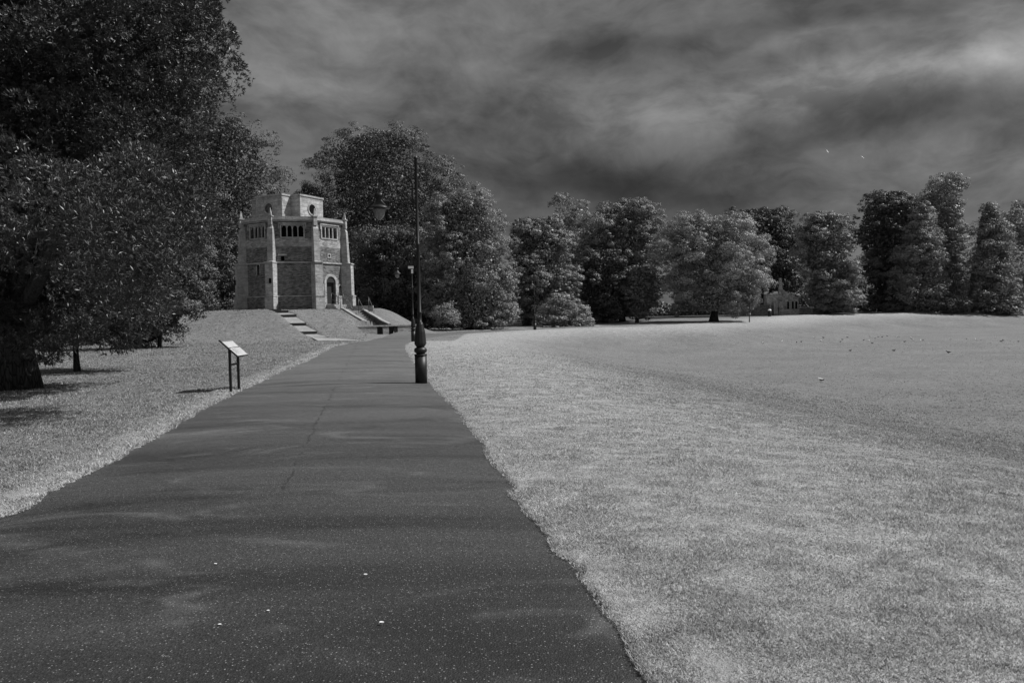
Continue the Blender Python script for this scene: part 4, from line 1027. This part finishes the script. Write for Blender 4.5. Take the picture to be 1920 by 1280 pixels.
# ------------------------------------------------------------------ birds
def raymarch(px, py):
    r = ray(px, py); s = 5.0
    while s < 200:
        p = Vector((0, 0, EYE)) + r * s
        if p.z < hz(p.x, p.y) + .02: return p
        s += .25
    return p
def bird_mesh(name, mat, seed):
    mb = MB(); prof = [(-.20, .012, .13), (-.13, .03, .14), (-.06, .065, .145), (.02, .08, .15), (.09, .07, .165), (.125, .045, .195), (.145, .04, .225), (.17, .042, .24), (.195, .028, .24), (.225, .006, .232)]
    rings = [[(x_, r_ * .85 * math.cos(q_), z_ + r_ * math.sin(q_)) for q_ in np.linspace(0, 2 * PI, 12, endpoint=False)] for x_, r_, z_ in prof]
    mb.rings(rings)
    return mb
gulls = [(105, 1163, 1), (223, 1150, 1), (316, 1156, 0), (345, 1152, 0), (426, 1126, 1), (485, 1125, 0), (467, 1146, 1), (605, 1138, 0), (592, 1151, 0), (637, 1124, 0), (740, 1141, 0), (771, 1147, 1),
         (793, 1161, 0), (779, 1119, 1), (811, 1131, 0), (830, 1121, 0), (837, 1115, 1), (856, 1121, 0), (887, 1115, 0), (955, 1123, 1), (998, 1152, 0), (1034, 1127, 1), (1045, 1136, 1), (1058, 1143, 1),
         (1098, 1143, 1), (1114, 1141, 0), (1285, 1137, 1), (1391, 1133, 1), (1445, 1137, 1), (1480, 1139, 1), (1573, 1126, 1), (1608, 1150, 0), (1620, 1143, 0), (1716, 1151, 0)]
protos = {}
def add_bird(px, py, white, label, group, s=1.0, rz=None):
    p = raymarch(px, py); key = 'gull' if white else 'pigeon'
    root = empty(key, (p.x, p.y, hz(p.x, p.y) + .012), random.random() * 6.28 if rz is None else rz, label=label, cat='bird', group=group); root.scale = (s,) * 3
    if key not in protos:
        b_ = bird_mesh('body', None, 0).build('body', M_gullw if white else M_pig, root)
        wg = MB()
        for sd_ in (-1, 1):
            wg.rings([[(x_, sd_ * (.055 + .018 * math.cos(q_)), .16 + r_ * math.sin(q_)) for q_ in np.linspace(0, 2 * PI, 8, endpoint=False)] for x_, r_ in ((-.19, .01), (-.08, .035), (.04, .045), (.09, .02))])
        wm = wg.build('wings', M_pig, root)
        lg = MB()
        for sd_ in (-1, 1): lg.tube([(.02, sd_ * .03, 0), (.01, sd_ * .03, .09)], .008, 6)
        lm = lg.build('legs', M_iron2, root)
        protos[key] = [b_, wm, lm]
    else:
        for c_ in protos[key]:
            d_ = c_.copy(); C.objects.link(d_); d_.parent = root
    return root
for X_, Y_, wh in gulls:
    add_bird(1400 + X_ / 3.369, 300 + Y_ / 3.369, wh, 'small white gull among the flock far out on the lawn' if wh else 'small dark pigeon among the flock far out on the lawn',
             'white gulls on the lawn' if wh else 'dark pigeons on the lawn', .6)
add_bird(1540, 716.5, True, 'white gull standing alone nearest on the open lawn', None, .8, 2.6)
add_bird(1400 + 655 / 3.369, 659.3, False, 'dark bird standing leftmost in front of the flock', None, .75)
add_bird(1400 + 931 / 3.369, 659.3, False, 'dark bird standing in front of the middle of the flock', None, .8, .3)
add_bird(1400 + 1275 / 3.369, 663, False, 'dark bird in front of the flock at its right', None, .8, 2.9)
def flyer(px, py, dd, label, rz, bank, s=.5):
    p = P(px, py, dd); root = empty('flying_gull', p, rz, label=label, cat='bird', group='gulls in the air'); root.scale = (s,) * 3; root.rotation_euler[0] = bank
    mb = MB(); mb.rings([[(x_, r_ * math.cos(q_), r_ * math.sin(q_)) for q_ in np.linspace(0, 2 * PI, 10, endpoint=False)] for x_, r_ in ((-.22, .01), (-.12, .035), (.03, .06), (.12, .05), (.17, .04), (.2, .03), (.24, .006))])
    for sd_ in (-1, 1):
        mb.rings([[(.1, sd_ * .03, -.01), (-.05, sd_ * .03, -.01), (-.05, sd_ * .03, .02), (.1, sd_ * .03, .02)][::sd_], [(.13, sd_ * .28, .08), (0, sd_ * .28, .08), (0, sd_ * .28, .1), (.13, sd_ * .28, .1)][::sd_],
                  [(-.08, sd_ * .6, .03), (-.11, sd_ * .6, .03), (-.11, sd_ * .6, .035), (-.08, sd_ * .6, .035)][::sd_]], smooth=False)
    mb.build('body', M_gullw, root)
flyer(1551, 284, 95, 'higher of two tiny gulls flying in the dark sky', .4, .9); flyer(1617, 295, 95, 'lower of two tiny gulls flying in the dark sky', .5, .7)
flyer(1795, 386, 80, 'white gull flying before the tallest slender tree', .2, .3, .7); flyer(1090, 394, 80, 'white gull flying before the feathery tree', .2, .2, .6)
# small pale litter on the asphalt
for i, (px, py, s) in enumerate([(404, 1058, 1), (685, 1078, 1.2), (715, 1168, 1.3), (412, 1172, 1), (503, 1146, .9)]):
    p = G(px, py, .04); mb = MB(); pts = [(.009 * s * math.cos(q_) * (1 + .2 * math.sin(3 * q_ + i)), .006 * s * math.sin(q_), 0) for q_ in np.linspace(0, 2 * PI, 11, endpoint=False)]
    mb.extrude(pts, (0, 0, .003)); o = mb.build('petal', M_white); 
    zp = hzn(p.x, p.y) + .04 + .006; o.location = (p.x, p.y, zp); tag(o, 'tiny pale petal lying on the dark asphalt', 'petal', 'pale petals on the path')
